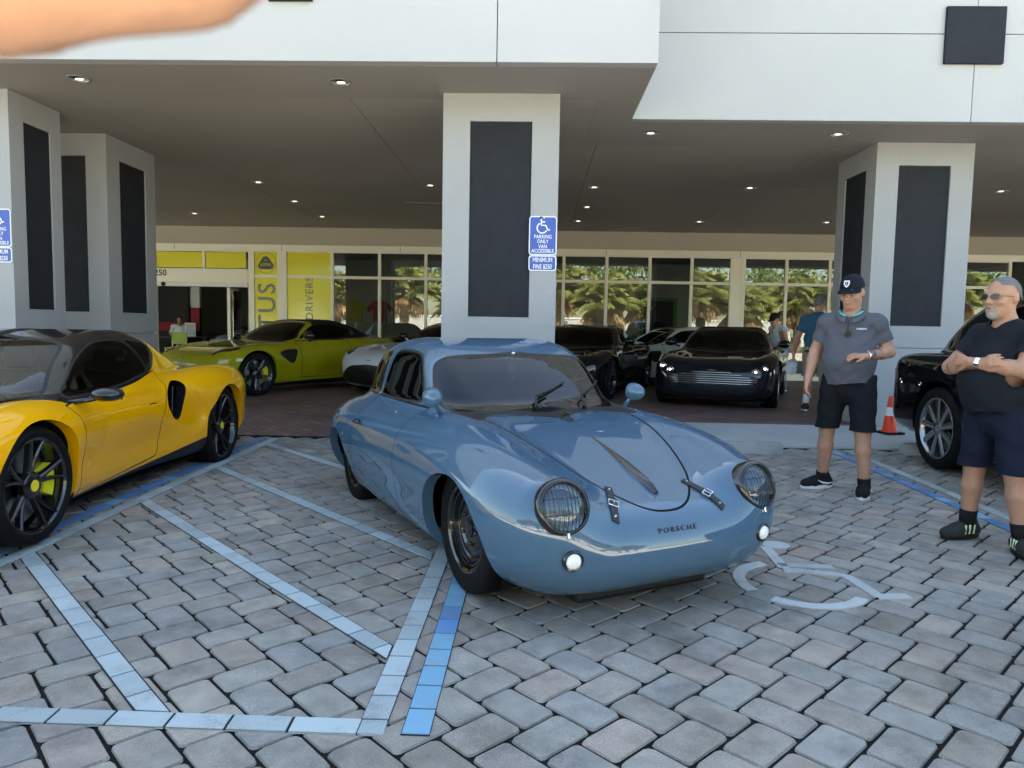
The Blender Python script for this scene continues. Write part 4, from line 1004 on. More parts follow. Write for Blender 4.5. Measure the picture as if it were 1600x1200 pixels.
# ============================================================ YELLOW MID-ENGINED SPORTS CAR
def yellow_surf():
    h = .0145; G = Grid((-2.35,-.06,.06), (2.35,1.08,1.30), h); X, Y, Z = G.X, G.Y, G.Z        # front axle 1.29, rear -1.285
    side = crom([(1.6,.115),(2.02,.13),(2.16,.20),(2.19,.32),(2.16,.44),(2.05,.56),(1.85,.66),(1.60,.735),(1.29,.775),(.95,.79),(.6,.80),(.1,.80),(-.5,.83),(-1.0,.875),(-1.45,.885),(-1.85,.875),(-2.08,.86),(-2.20,.80),(-2.22,.60),(-2.17,.38),(-2.05,.22),(-1.6,.16),(0,.125)])
    plan = sym([(2.19,.1),(2.18,.25),(2.11,.55),(1.95,.78),(1.70,.895),(1.30,.935),(.95,.905),(.55,.875),(.1,.865),(-.35,.880),(-.8,.925),(-1.25,.955),(-1.65,.925),(-2.0,.83),(-2.17,.66),(-2.22,.3),(-2.22,.1)])
    # hollowed door flank
    tuck = .30*(Z-.50)**2*(1+.5*(Z > .5))+.070*np.exp(-((X+.12)/.62)**2)*np.exp(-((Z-.36)/.17)**2)+.018*np.exp(-((X-.55)/.45)**2)*np.exp(-((Z-.42)/.25)**2)
    G.D[:] = smax(sdpoly(X, Z, side), sdpoly(X, Y, plan)+tuck, .20)
    G.chain([(1.75,.70,.52),(1.5,.725,.56),(1.25,.74,.585),(1.0,.735,.595),(.70,.70,.59)], [.14,.16,.172,.155,.11], .15)          # front wings
    G.chain([(-.45,.68,.65),(-.8,.72,.66),(-1.20,.755,.665),(-1.6,.735,.675),(-1.95,.66,.68)], [.12,.155,.185,.17,.13], .14)     # rear haunches
    Xb = X+.26*Y*Y
    cs = crom([(1.340,.66),(1.240,.745),(1.020,.88),(0.740,1.035),(0.470,1.150),(0.200,1.205),(-0.080,1.220),(-0.380,1.205),(-0.780,1.120),(-1.180,1.005),(-1.580,.905),(-1.730,.80),(-0.780,.6),(1.020,.58)])
    cp = crom([(1.470,-.2),(1.400,.30),(1.170,.60),(0.820,.76),(0.370,.805),(-0.130,.80),(-0.580,.74),(-0.980,.62),(-1.480,.45),(-1.780,.2),(-1.830,-.2)])
    dc = smax(sdpoly(Xb, Z, cs), sdpoly(X, Y, cp)+np.maximum(Z-.78,0)*.52+np.maximum(Z-1.02,0)**2*.8, .12)
    G.D[:] = smin(G.D, dc, .05)
    # hollow that leads into the side intake
    G.ell((-.46,.905,.660), (.42,.045,.13), .10, 'sub', [(.93,0,.37),(0,1,0),(-.37,0,.93)])
    s = G.finish(); s.T['body'] = s.split(s.T['body'], -s.V[:,1])[0]
    out = lambda c: c[:,1] > .5
    E = s.cut('body', circ_fun(1.29, .338, .375), None, out); s.lip(E, np.array([0,-.07,0]), 'arch_lip')
    E = s.cut('body', circ_fun(-1.285, .350, .388), None, out); s.lip(E, np.array([0,-.07,0]), 'arch_lip')
    # dark sill and splitter
    sill = crom([(2.3,.05,'c'),(2.3,.17,'c'),(1.75,.165),(.95,.155),(.85,.165),(.3,.185),(-.3,.225),(-.75,.285),(-.93,.30),(-1.7,.22),(-2.3,.25,'c'),(-2.3,.05,'c')], 6)
    s.cut('body', poly_fun(sill, 0, 2), 'sill')
    # roof and glasshouse are black
    top = crom([(1.250,.60,'c'),(1.205,.742),(1.020,.765),(0.770,.775),(0.520,.79),(0.220,.815),(-0.080,.855),(-0.340,.915),(-0.500,.985),(-0.580,1.045),(-0.585,1.115,'c'),(-0.730,1.15),(-0.880,1.125,'c'),(-0.880,1.4,'c'),(1.420,1.4,'c'),(1.420,.60,'c')], 6)
    s.cut('body', poly_fun(top, 0, 2), 'roof', lambda c: (c[:,2] > .70) & (sdpoly(c[:,0], c[:,1], cp) < .10), gap=.004, gapname='gap_roof')
    def win(poly, a, b, name, where, seal=.014):
        f = poly_fun(crom(poly, 6), a, b); s.cut('roof', f, '_w', where, off=seal); s.cut('_w', f, name); s.add('seal_'+name, s.T.pop('_w'))
    win([(-.3,.735),(.40,.735),(.62,.76),(.675,.80),(.66,.86),(.60,.98),(.545,1.085),(.48,1.125),(.25,1.150),(-.3,1.158)], 1, 2, 'windscreen', lambda c: c[:,0] > .27)
    win([(0.800,.800),(0.520,.818),(0.220,.842),(-0.060,.882),(-0.240,.928),(-0.180,1.08),(-0.080,1.135),(0.120,1.140),(0.320,1.110),(0.540,1.02),(0.720,.90),(0.820,.825)], 0, 2, 'door_glass', lambda c: (c[:,1] > .42), .010)
    win([(-0.300,.95),(-0.440,1.0),(-0.510,1.055),(-0.500,1.105),(-0.380,1.125),(-0.180,1.14),(-0.240,1.07)], 0, 2, 'quarter_glass', lambda c: c[:,1] > .40, .008)
    # door shut lines and fuel-vent intake
    door = crom([(.98,.760,'c'),(.895,.66),(.86,.50),(.86,.33),(.845,.17,'c'),(.4,.20),(-.15,.245),(-.225,.27),(-.255,.40),(-.235,.53),(-.29,.60),(-.335,.70),(-.385,.80),(-.365,.905,'c'),(-.08,.86),(.22,.82),(.62,.79)], 6)
    s.cut('body', poly_fun(door, 0, 2), 'door', lambda c: (c[:,1] > .5) & (c[:,2] < .96), gap=.008, gapname='gap_door')
    intake = crom([(-.345,.645),(-.37,.735),(-.455,.80),(-.555,.815),(-.615,.77),(-.605,.68),(-.55,.560),(-.495,.505),(-.43,.515),(-.37,.58)], 6)
    for g_ in ('body','door'):
        E = s.cut(g_, poly_fun(intake, 0, 2), '_hole', lambda c: c[:,1] > .5)
        if len(E): s.lip(E, np.array([-.02,-.09,0]), 'intake_wall')
    s.T.pop('_hole', None)
    hood = crom([(.98,-.3,'c'),(.98,.3),(.90,.60),(1.15,.60),(1.55,.56),(1.85,.45),(1.95,.2),(1.96,-.3,'c')], 6)
    hood = [(x+.20*(x<1.3),y) for x,y in hood]; s.cut('body', poly_fun(hood, 0, 1), 'bonnet', lambda c: c[:,2] > .5, gap=.006, gapname='gap_bonnet')
    return s
def build_yellow():
    A = on_ground(60,856); B_ = on_ground(345,719); d = (A-B_); d.z = 0; d.normalize(); ang = math.atan2(d.y, d.x); left = Vector((-d.y, d.x, 0))
    c = A-left*.875-d*1.29; c.z = gz(c.y)-.004
    print('yellow', A, B_, (A-B_).length, math.degrees(ang), c)
    car = empty('yellow_sports_car', c, ang, 'bright yellow mid-engined sports car with black roof and black ten-spoke wheels', 'car'); car.rotation_euler = (0, -.008, ang)
    s = yellow_surf(); G = s.g; M_y = paint('bright_yellow_paint', (.93,.42,.003)); M_lime = mat('yellow_caliper', (.72,.68,.02), .35)
    s.build('body', 'body', M_y, car); s.build('arch_lip', 'arch_lip', M_y, car, flat=True); s.build('sill', 'sill', M_satin, car); s.build('bonnet', 'bonnet', M_y, car); s.build('gap_bonnet', 'shut_line', M_gapm, car)
    s.build('roof', 'roof', M_black, car); s.build('gap_roof', 'roof_joint', M_gapm, car); s.build('windscreen', 'windscreen', M_cglass, car); s.build('seal_windscreen', 'window_seal', M_seal, car)
    for sd in (1,-1):
        dd = s.build('door', 'door', M_y, car, side=sd); s.build('gap_door', 'shut_line', M_gapm, car, side=sd); s.build('intake_wall', 'side_intake', M_satin, car, side=sd, flat=True)
        ib = MB(); ib.box((-.72,sd*.66,.46),(-.34,sd*.67,.84)); ib.build('intake_floor', M_well, car)
        ib = MB(); ib.tube([(-.49,sd*.80,.54),(-.53,sd*.79,.77)], .006, 6); ib.build('intake_vane', M_satin, car)
        for nm in ('door_glass','quarter_glass'): s.build(nm, nm, M_dglass, car, side=sd); s.build('seal_'+nm, 'window_seal', M_seal, car, side=sd)
        p, n = hit(G, (-.10,1.1,.665), (0,-1,0)); hb = MB(); 
        for dz in (0,-.035): hb.bbox((-.165,p.y*sd-.006,.665+dz),(-.055,p.y*sd+.004,.671+dz),.002,Matrix.Rotation(rad(-10),4,'Y') if 0 else None)
        hb.build('flush_handle', M_gapm, dd)
        # door mirror on a thin arm
        p, n = hit(G, (.84,1.1,.765), (0,-1,0)); mr = MB(); y0 = p.y*sd
        mr.tube([(.86,y0-sd*.03,.765),(.82,y0+sd*.09,.785),(.78,y0+sd*.15,.805)], [.020,.016,.02], 8); m_ = mr.build('door_mirror', M_black, car, smooth=True)
        mr = MB(); T = Matrix.Translation((.78,y0+sd*.17,.815)); mr.lathe([(0,.085),(.045,.07),(.07,.03),(.075,-.02),(.066,-.045),(0,-.045)], 24, 'x', T @ Matrix.Scale(1.35,4,(0,1,0)) @ Matrix.Scale(.62,4,(0,0,1))); mr.build('mirror_shell', M_black, m_, auto=50)
        mr = MB(); mr.box((.732,y0+sd*.17-.075,.78),(.734,y0+sd*.17+.075,.85)); mr.build('mirror_glass', M_chrome, m_)
        # headlight slot
        hp = MB(); p, n = hit(G, (1.86,.70,1.2), (0,0,-1), 1.1)
        T = frame((p.x, p.y*sd, p.z), (n.x, n.y*sd, n.z), (1,0,0)); hp.prism([(-.20,-.055),(.17,-.075),(.20,.02),(.05,.075),(-.18,.05)], -.03, .006, T); hl = hp.build('headlight', M_black, car)
        hp = MB(); hp.lathe([(.03,.007),(.022,.014),(0,.016)], 16, 'z', T); hp.build('lamp', M_chrome, hl)
    rn = (M_y and mat('badge_yellow', (.75,.62,.03), .4))
    for xx, r, yy in ((1.29,.338,.765),(-1.285,.352,.765)):
        for sd in (1,-1):
            wheel(car, xx, sd*yy, r, .245 if xx > 0 else .29, r-.068, 'ten', M_black, sd, (M_lime, (156,206) if xx > 0 else (-25,25)), ring=rn, zc=r); well(car, xx, .5, .86, r, r+.05, sd)
    T = frame((1.29, .90, .338), (0,1,0), (1,0,0)) 
    tub(car, -.55, 1.05, .62, .15, .72); ds_ = MB(); ds_.bbox((.67,-.66,.56),(1.15,.66,.735),.06); ds_.build('dashboard', M_satin, car, auto=40)
    for sd in (1,-1): seat(car, .02, sd*.36, .20, tall=.62)
    steering(car, .54, .36, .74)
    fl_ = MB(); fl_.box((-2.1,-.74,.10),(2.0,.74,.12)); fl_.build('underbody', M_well, car)
    # stickers inside the door glass
    for x0, z0, w, hh, m_ in ((.0,1.005,.11,.032, mat('sticker_white', (.55,.66,.66), .4)), (-.185,.955,.06,.03, mat('sticker_lime', (.45,.62,.03), .4))):
        p, n = hit(G, (x0,1.1,z0), (0,-1,0)); st = MB(); st.box((x0-w/2,p.y-.028,z0-hh/2),(x0+w/2,p.y-.026,z0+hh/2)); st.build('window_sticker', m_, car)
    pl_ = MB(); pl_.bbox((2.185,-.16,.30),(2.2,.16,.40),.01); pl_.build('number_plate', M_satin, car)
    gr = MB(); gr.bbox((2.09,-.55,.17),(2.185,.55,.27),.03); gr.build('front_grille', M_satin, car)
build_yellow()
# ============================================================ GRAND TOURERS UNDER THE CANOPY
def gt_surf(old=False):
    h = .024; G = Grid((-2.4,-.08,.04), (2.36,1.10,1.36), h); X, Y, Z = G.X, G.Y, G.Z
    side = crom([(1.8,.13),(2.08,.15),(2.18,.24),(2.20,.40),(2.165,.54),(2.05,.645),(1.80,.735),(1.352,.80),(.9,.845),(.5,.875),(0,.90),(-.6,.905),(-1.35,.92),(-1.8,.925),(-2.1,.945),(-2.24,.88),(-2.26,.6),(-2.2,.35),(-2.05,.2),(-1.5,.14),(0,.12)])
    plan = sym([(2.20,.12),(2.17,.42),(2.06,.70),(1.85,.86),(1.5,.935),(1.1,.93),(.6,.89),(.0,.875),(-.6,.905),(-1.2,.955),(-1.7,.94),(-2.05,.83),(-2.22,.5),(-2.26,.12)])
    tuck = .32*(Z-.50)**2*(1+.5*(Z > .5))+.05*np.exp(-((X+.1)/.7)**2)*np.exp(-((Z-.30)/.14)**2)
    G.D[:] = smax(sdpoly(X, Z, side), sdpoly(X, Y, plan)+tuck, .20)
    G.chain([(1.80,.68,.56),(1.5,.73,.59),(1.25,.76,.61),(.9,.755,.625),(.5,.72,.63)], [.13,.16,.178,.15,.11], .15)
    G.chain([(-.6,.71,.655),(-.95,.745,.66),(-1.30,.77,.66),(-1.65,.72,.68),(-1.95,.64,.70)], [.115,.155,.185,.16,.12], .14)
    Xb = X+.24*Y*Y
    cs = crom([(.90,.70),(.78,.83),(.55,.965),(.25,1.125),(.0,1.215),(-.32,1.258),(-.65,1.245),(-1.05,1.165),(-1.45,1.05),(-1.85,.93),(-1.9,.80),(-1,.65),(.6,.62)])
    cp = sym([(.92,.1),(.86,.32),(.66,.60),(.36,.74),(-.1,.78),(-.6,.765),(-1.0,.70),(-1.5,.54),(-1.95,.3),(-2.0,.1)])
    dc = smax(sdpoly(Xb, Z, cs), sdpoly(X, Y, cp)+np.maximum(Z-.86,0)*.50+np.maximum(Z-1.08,0)**2*.8, .12)
    G.D[:] = smin(G.D, dc, .05)
    s = G.finish(); s.T['body'] = s.split(s.T['body'], -s.V[:,1])[0]
    out = lambda c: c[:,1] > .5
    for x in (1.352,-1.352):
        E = s.cut('body', circ_fun(x, .35, .385), None, out); s.lip(E, np.array([0,-.07,0]), 'arch_lip')
    sill = crom([(2.4,.02,'c'),(2.4,.165,'c'),(1.8,.16),(0,.20),(-1.8,.22),(-2.4,.25,'c'),(-2.4,.02,'c')], 4); s.cut('body', poly_fun(sill, 0, 2), 'sill')
    top = crom([(.2,.86,'c'),(.02,.885),(-.5,.905),(-1.2,.93),(-1.75,.955,'c'),(-1.8,1.4,'c'),(-.03,1.4,'c'),(-.06,1.19,'c')], 5)
    s.cut('body', poly_fun(top, 0, 2), 'roof', lambda c: (c[:,2] > .83) & (sdpoly(c[:,0], c[:,1], cp) < .08))
    def win(poly, a, b, name, where, src, seal=.014):
        f = poly_fun(crom(poly, 5), a, b); s.cut(src, f, '_w', where, off=seal); s.cut('_w', f, name); s.add('seal_'+name, s.T.pop('_w'))
    W = [(-.3,.86),(.45,.865),(.63,.885),(.675,.925),(.64,1.0),(.565,1.13),(.50,1.175),(.25,1.195),(-.3,1.20)]
    win(W, 1, 2, 'windscreen', lambda c: (c[:,0] > -.02) & (c[:,2] > .82), 'body')
    if 'roof' in s.T: f = poly_fun(crom(W,5),1,2); s.cut('roof', f, 'windscreen', lambda c: (c[:,0] > .06) & (c[:,2] > .82))
    SW = [(.33,.915),(.0,.918),(-.5,.93),(-.95,.965),(-1.10,1.02),(-.98,1.09),(-.7,1.15),(-.35,1.172),(-.05,1.15),(.12,1.08),(.30,.96)]
    win(SW, 0, 2, 'side_glass', lambda c: c[:,1] > .40, 'roof', .012)
    f = poly_fun(crom(SW,5),0,2); s.cut('body', f, 'side_glass', lambda c: (c[:,1] > .45) & (c[:,2] > .88))
    s.cut('body', poly_fun(crom([(.45,.88,'c'),(.43,.60),(.40,.25,'c'),(-.45,.27),(-.68,.45),(-.72,.70),(-.70,.90,'c'),(-.1,.895)],5), 0, 2), 'door', lambda c: (c[:,1] > .5) & (c[:,2] < .93), gap=.010, gapname='gap_door')
    vent = crom([(.52,.735),(.56,.60),(.60,.525),(.68,.515),(.84,.60),(.93,.69),(.80,.735),(.65,.745)],5)
    s.cut('body', poly_fun(vent, 0, 2), 'side_vent', lambda c: c[:,1] > .5)
    if not old: gr = crom([(-.3,.50),(.30,.50),(.48,.46),(.62,.37),(.72,.30),(.70,.22),(.55,.19),(-.3,.19)],5)
    else: gr = crom([(-.3,.575),(.24,.575),(.33,.54),(.60,.515),(.665,.47),(.62,.41),(.5,.375),(-.3,.375)],5)
    s.cut('body', poly_fun(gr, 1, 2), 'grille', lambda c: c[:,0] > 1.7)
    if old: s.cut('body', poly_fun(crom([(-.3,.275),(.55,.27),(.58,.23),(.5,.19),(-.3,.19)],5), 1, 2), 'grille', lambda c: c[:,0] > 1.7)
    hd = crom([(1.99,.62),(1.93,.70),(1.78,.80),(1.62,.825),(1.60,.78),(1.72,.70),(1.90,.58)],5) if not old else crom([(.50,.575),(.56,.52),(.70,.53),(.80,.585),(.86,.66),(.84,.715),(.74,.68),(.60,.63)],5)
    s.cut('body', poly_fun(hd, 1 if old else 0, 2 if old else 1), 'headlight', lambda c: (c[:,2] > .48) & (c[:,0] > 1.4))
    return s
GT = {False: gt_surf(False), True: gt_surf(True)}
def gt(name, loc, ang, label, M_b, M_roof, M_rim, old=False, caliper=None, lit=False, wheels=True, group=None, glassm=None):
    s = GT[old]; G = s.g; car = empty(name, loc, ang, label, 'car', group); gm = glassm or M_dglass
    for g_, nm, m in (('body','body',M_b),('sill','sill',M_satin),('roof','roof',M_roof),('windscreen','windscreen',gm),('seal_windscreen','window_seal',M_seal),('grille','grille',M_satin)): s.build(g_, nm, m, car)
    s.build('arch_lip', 'arch_lip', M_b, car, flat=True)
    for sd in (1,-1):
        s.build('door', 'door', M_b, car, side=sd); s.build('gap_door', 'shut_line', M_gapm, car, side=sd); s.build('side_vent', 'side_vent', M_satin, car, side=sd)
        s.build('side_glass', 'side_glass', M_dglass, car, side=sd); s.build('seal_side_glass', 'window_seal', M_seal, car, side=sd)
        hl = s.build('headlight', 'headlight', M_black, car, side=sd)
        mr = MB(); y0 = .80*sd; mr.tube([(.36,y0-.02*sd,.90),(.34,y0+.10*sd,.95)], .018, 6); m_ = mr.build('door_mirror', M_b, car, smooth=True)
        mr = MB(); mr.lathe([(0,.08),(.05,.06),(.07,.02),(.07,-.04),(0,-.045)], 18, 'x', Matrix.Translation((.34,y0+.15*sd,.975)) @ Matrix.Scale(1.4,4,(0,1,0))); mr.build('mirror_shell', M_black if not old else M_b, m_, auto=50)
        for k, (lx, ly) in enumerate(((1.86,.66),(1.72,.735)) if not old else ((1.90,.62),(1.74,.69))):
            p, n = hit(G, (lx, ly, 1.2), (0,0,-1), 1.2) if not old else hit(G, (2.3, (.63,.75)[k], (.575,.625)[k]), (-1,0,0), 1.2); T = frame((p.x,p.y*sd,p.z), (n.x+.9,n.y*sd,n.z*.5)); lb = MB(); lb.lathe([(.055,-.02),(.055,.006),(.046,.012),(.046,.002),(.03,-.006),(0,-.008)] if old else [(.03,-.02),(.03,-.004),(.024,.0),(0,-.004)], 20, 'z', T); lb.build('lamp', M_chrome, hl, auto=50)
            if lit: lb = MB(); lb.lathe([(.017,.0),(.012,.010),(0,.012)], 14, 'z', T); lb.build('lit_bulb', mat('lamp_lit', (.9,.9,.85), .3, emit=(1,.96,.85), es=.9), hl)
        if wheels:
            for xx in (1.352,-1.352): wheel(car, xx, sd*.80, .348, .26, .268, 'wide' if not old else 'ten', M_rim, sd, (caliper, (140,215)) if caliper else None); well(car, xx, .5, .84, .35, .40, sd)
    if old:
        for k in range(6):
            z = .395+k*.0325; w = (.60,.645,.655,.60,.46,.30)[k]; pts = []
            for y in np.linspace(-w, w, 15):
                p, n = hit(G, (2.4,abs(y),z), (-1,0,0), 1.2); pts.append((p.x+.004, y, z))
            b = MB(); b.tube(pts, .0065, 6); b.build('grille_bar', M_chrome, car, smooth=True)
    b = MB(); p, n = hit(G, (2.10,0,1.2), (0,0,-1), 1.2); T = frame(p+n*.003, n, (0,1,0)); b.prism([(-.075,.012),(-.02,.006),(0,.014),(.02,.006),(.075,.012),(.03,-.010),(-.03,-.010)], 0, .004, T); b.build('winged_badge', M_chrome, car)
    tub(car, -.8, .62, .62, .18, .78, M_satin); d = MB(); d.bbox((.42,-.66,.62),(.75,.66,.84),.05); d.build('dashboard', M_satin, car, auto=40)
    for sd in (1,-1): seat(car, -.28, sd*.37, .22, tall=.60)
    steering(car, .22, .37, .80); f_ = MB(); f_.box((-2.0,-.75,.12),(1.95,.75,.14)); f_.build('underbody', M_well, car)
    return car
def spot(px, py, lx, ly, ang, z=.13):
    """car origin so that local (lx,ly) on the floor shows at the pixel"""
    d = ray(px, py); t = (z-CAMH)/d.z; q = rotz((lx, ly, 0), ang); return (d.x*t-q[0], d.y*t-q[1], z)
M_limep = paint('lime_paint', (.36,.33,.010)); M_whitep = paint('pearl_white_paint', (.62,.66,.72)); M_blackp = paint('black_paint', (.006,.0065,.008)); M_navyp = paint('midnight_paint', (.006,.008,.014)); M_cloth = mat('soft_top_cloth', (.012,.012,.013), .85)
M_rimdk = mat('diamond_cut_rim', (.10,.10,.11), .25, metal=.8); M_redp = paint('red_paint', (.45,.012,.015))
a = rad(239); gt('lime_convertible', spot(402,618,1.352,.88,a), a, 'lime green convertible with black cloth roof parked in front of the yellow window panels', M_limep, M_cloth, M_rimdk, caliper=mat('yellow_caliper'))
a = rad(236); gt('white_sports_car', (-2.80-2.2*math.cos(a), 11.7-2.2*math.sin(a), .13), a, 'pearl white sports car with dark grille parked beside the lime convertible', M_whitep, M_whitep, M_rimdk)
a = rad(249); gt('black_coupe', spot(952,624,1.352,.88,a), a, 'black sports coupe with unlit lamps parked right behind the blue coupe', M_blackp, M_blackp, M_rimdk)
a = rad(249); gt('dark_convertible', spot(1212,637,1.352,.90,a), a, 'black convertible with chrome barred grille and lit headlights', M_navyp, M_cloth, M_silver, old=True, lit=True, glassm=M_cglass)
a = rad(196); gt('silver_coupe', (2.9,16.0,.13), a, 'silver white coupe standing between the two black cars by the glass', paint('silver_white_paint', (.52,.54,.52)), MATS['silver_white_paint'], M_rimdk)
a = rad(250); gt('white_showroom_car', (-8.0,22.0,.13), a, 'white car inside the showroom seen through the open entrance', M_whitep, M_whitep, M_rimdk)
a = rad(200); gt('red_showroom_car', (-2.6,21.0,.13), a, 'red car inside the showroom behind the white sports car', M_redp, M_blackp, M_rimdk)
a = rad(85); gt('red_parked_car', (1.4,-9.2,-.045), a, 'red car parked across the drive, mirrored in the blue nose', M_redp, M_redp, M_rimdk)
a = rad(95); gt('white_parked_car', (-3.2,-9.6,-.045), a, 'white car parked across the drive, mirrored in the blue nose', M_whitep, M_whitep, M_rimdk)

# ============================================================ BLACK LIMOUSINE AT THE RIGHT
def limo_surf():
    h = .026; G = Grid((-3.3,-.08,.10), (3.05,1.12,1.76), h); X, Y, Z = G.X, G.Y, G.Z
    side = crom([(2.5,.24),(2.80,.26),(2.88,.40),(2.88,.75),(2.84,.95),(2.70,1.03),(2.2,1.06),(1.4,1.085),(.9,1.10),(0,1.10),(-1.2,1.095),(-2.2,1.075),(-2.70,1.045),(-2.95,.99),(-3.10,.86),(-3.15,.70),(-3.12,.50),(-3.0,.36),(-2.7,.28),(0,.24)])
    plan = sym([(2.88,.15),(2.86,.60),(2.78,.82),(2.5,.95),(1.8,.985),(0,.99),(-1.5,.985),(-2.3,.965),(-2.8,.88),(-3.06,.70),(-3.14,.4),(-3.16,.12)])
    G.D[:] = smax(sdpoly(X, Z, side), sdpoly(X, Y, plan)+.14*(Z-.62)**2+.05*np.maximum(Z-.98,0), .11)
    Xb = X+.10*Y*Y*np.sign(X+.3)
    cs = crom([(1.28,.95),(1.10,1.09),(.75,1.32),(.38,1.535),(.10,1.605),(-.5,1.645),(-1.15,1.635),(-1.62,1.580),(-1.98,1.44),(-2.26,1.26),(-2.50,1.08),(-2.58,.95),(-1,.85),(.8,.85)])
    cp = sym([(1.35,.15),(1.25,.55),(1.0,.80),(.5,.865),(-.5,.87),(-1.3,.85),(-2.0,.78),(-2.45,.58),(-2.62,.15)])
    dc = smax(sdpoly(Xb, Z, cs), sdpoly(X, Y, cp)+np.maximum(Z-1.08,0)*.34, .13); G.D[:] = smin(G.D, dc, .05)
    s = G.finish(); s.T['body'] = s.split(s.T['body'], -s.V[:,1])[0]; out = lambda c: c[:,1] > .5
    for x in (1.785,-1.785):
        E = s.cut('body', circ_fun(x, .40, .435), None, out); s.lip(E, np.array([0,-.08,0]), 'arch_lip')
    def win(poly, a, b, name, where, seal=.018):
        f = poly_fun(crom(poly, 5), a, b); s.cut('body', f, '_w', where, off=seal); s.cut('_w', f, name); s.add('seal_'+name, s.T.pop('_w'))
    win([(.95,1.135),(-.2,1.14),(-1.22,1.14),(-1.40,1.17),(-1.42,1.28),(-1.25,1.46),(-1.0,1.525),(-.5,1.55),(.05,1.525),(.40,1.42),(.75,1.24)], 0, 2, 'side_glass', lambda c: c[:,1] > .5)
    win([(-.3,1.17),(.44,1.18),(.54,1.22),(.52,1.36),(.43,1.46),(-.3,1.49)], 1, 2, 'rear_glass', lambda c: (c[:,0] < -1.6) & (c[:,2] > 1.12))
    win([(-.3,1.14),(.55,1.14),(.66,1.19),(.60,1.42),(.50,1.53),(-.3,1.56)], 1, 2, 'windscreen', lambda c: (c[:,0] > .2) & (c[:,2] > 1.11))
    for poly in ([(-.30,1.10,'c'),(-.31,.7),(-.33,.30,'c'),(-1.20,.30,'c'),(-1.30,.55),(-1.38,.80),(-1.40,1.10,'c')], [(.98,1.10,'c'),(.98,.7),(.95,.30,'c'),(-.27,.30,'c'),(-.25,.7),(-.24,1.10,'c')]):
        s.cut('body', poly_fun(crom(poly,5), 0, 2), 'door', lambda c: (c[:,1] > .5) & (c[:,2] < 1.12), gap=.010, gapname='gap_door')
    s.cut('body', lambda V: V[:,2]-.37-.04*np.abs(V[:,0]/2.9)**8, 'sill', lambda c: c[:,2] < .5)
    return s
def build_limo():
    p = on_ground(1457,734); ang = rad(-90.5); q = rotz((-1.785,-.97,0), ang); loc = (p.x-q[0], p.y-q[1], gz(5.2)+.01)
    car = empty('black_limousine', loc, ang, 'long black luxury saloon with thin silver coachline behind the man with folded arms', 'car'); car.rotation_euler = (0, .011, ang)
    s = limo_surf(); G = s.g
    for g_, nm, m in (('body','body',M_blackp),('windscreen','windscreen',M_dglass),('seal_windscreen','window_seal',M_seal),('rear_glass','rear_glass',M_dglass),('seal_rear_glass','window_seal',M_seal),('sill','sill',M_blackp)): s.build(g_, nm, m, car)
    s.build('arch_lip', 'arch_lip', M_blackp, car, flat=True)
    M_rm = mat('polished_rim', (.38,.39,.40), .22, metal=.95)
    for sd in (1,-1):
        d = s.build('door', 'doors', M_blackp, car, side=sd); s.build('gap_door', 'shut_line', M_gapm, car, side=sd); s.build('side_glass', 'side_glass', M_dglass, car, side=sd); s.build('seal_side_glass', 'window_trim', M_chrome, car, side=sd)
        def line(z0, z1, x0, x1, r, nm, m):
            pts = []
            for t in np.linspace(0,1,50):
                x = x0+(x1-x0)*t; z = z0+(z1-z0)*t; a, n = hit(G, (x,1.3,z), (0,-1,0), 1.0); pts.append((a.x, a.y*sd+.001*sd, a.z))
            b = MB(); b.tube(pts, r, 5); b.build(nm, m, car)
        line(.985,.965, -2.75, 2.3, .0035, 'coachline', M_silver); line(1.085,1.085,-2.0,1.2,.006,'waist_trim', M_chrome); line(.335,.335,-1.2,1.2,.012,'sill_trim', M_chrome)
        for xx in (1.785,-1.785): wheel(car, xx, sd*.845, .385, .265, .285, 'nine', M_rm, sd, ring=M_silver, zc=.385-(.018 if xx > 0 else -.0)); well(car, xx, .55, .88, .40, .45, sd)
        b = MB(); b.bbox((-3.09,sd*.70-.05,.66),(-3.03,sd*.70+.05,.88),.02); b.build('tail_lamp', mat('red_lens', (.35,.01,.012), .15), car)
    b = MB(); b.tube([(-3.13,-.5,.46),(-3.15,0,.46),(-3.13,.5,.46)], .014, 6); b.build('bumper_trim', M_chrome, car)
    f_ = MB(); f_.box((-2.6,-.8,.25),(2.6,.8,.28)); f_.build('underbody', M_well, car); tub(car, -1.6, .95, .72, .30, 1.0)
    for x in (.1,-1.0):
        for sd in (1,-1): seat(car, x, sd*.38, .42, tall=.62)
    b = MB(); b.bbox((2.84,-.36,.40),(2.92,.36,1.02),.02); b.build('radiator_grille', M_chrome, car)
build_limo()
# ============================================================ SMALL STREET THINGS
def cone(p):
    e = empty('traffic_cone', p, .3, 'orange traffic cone with white band and black base against the grey pillar', 'traffic cone'); e.scale = (.66,.66,.64); M_o = mat('cone_orange', (.85,.055,.01), .45, emit=None)
    b = MB(); b.bbox((-.19,-.19,0),(.19,.19,.035),.012); b.build('base', mat('cone_base', (.012,.012,.012), .7), e)
    b = MB(); b.lathe([(.150,.035),(.145,.05),(.118,.06),(.085,.34)], 28, 'z'); b.build('cone', M_o, e, smooth=True)
    b = MB(); b.lathe([(.086,.34),(.062,.50)], 28, 'z'); b.build('reflective_band', mat('cone_white', (.75,.75,.74), .4), e, smooth=True)
    b = MB(); b.lathe([(.062,.50),(.035,.70),(.030,.71),(.0,.71)], 28, 'z'); b.build('tip', M_o, e, smooth=True)
_c = on_ground(1389,677); cone((_c.x, _c.y, gz(_c.y)))
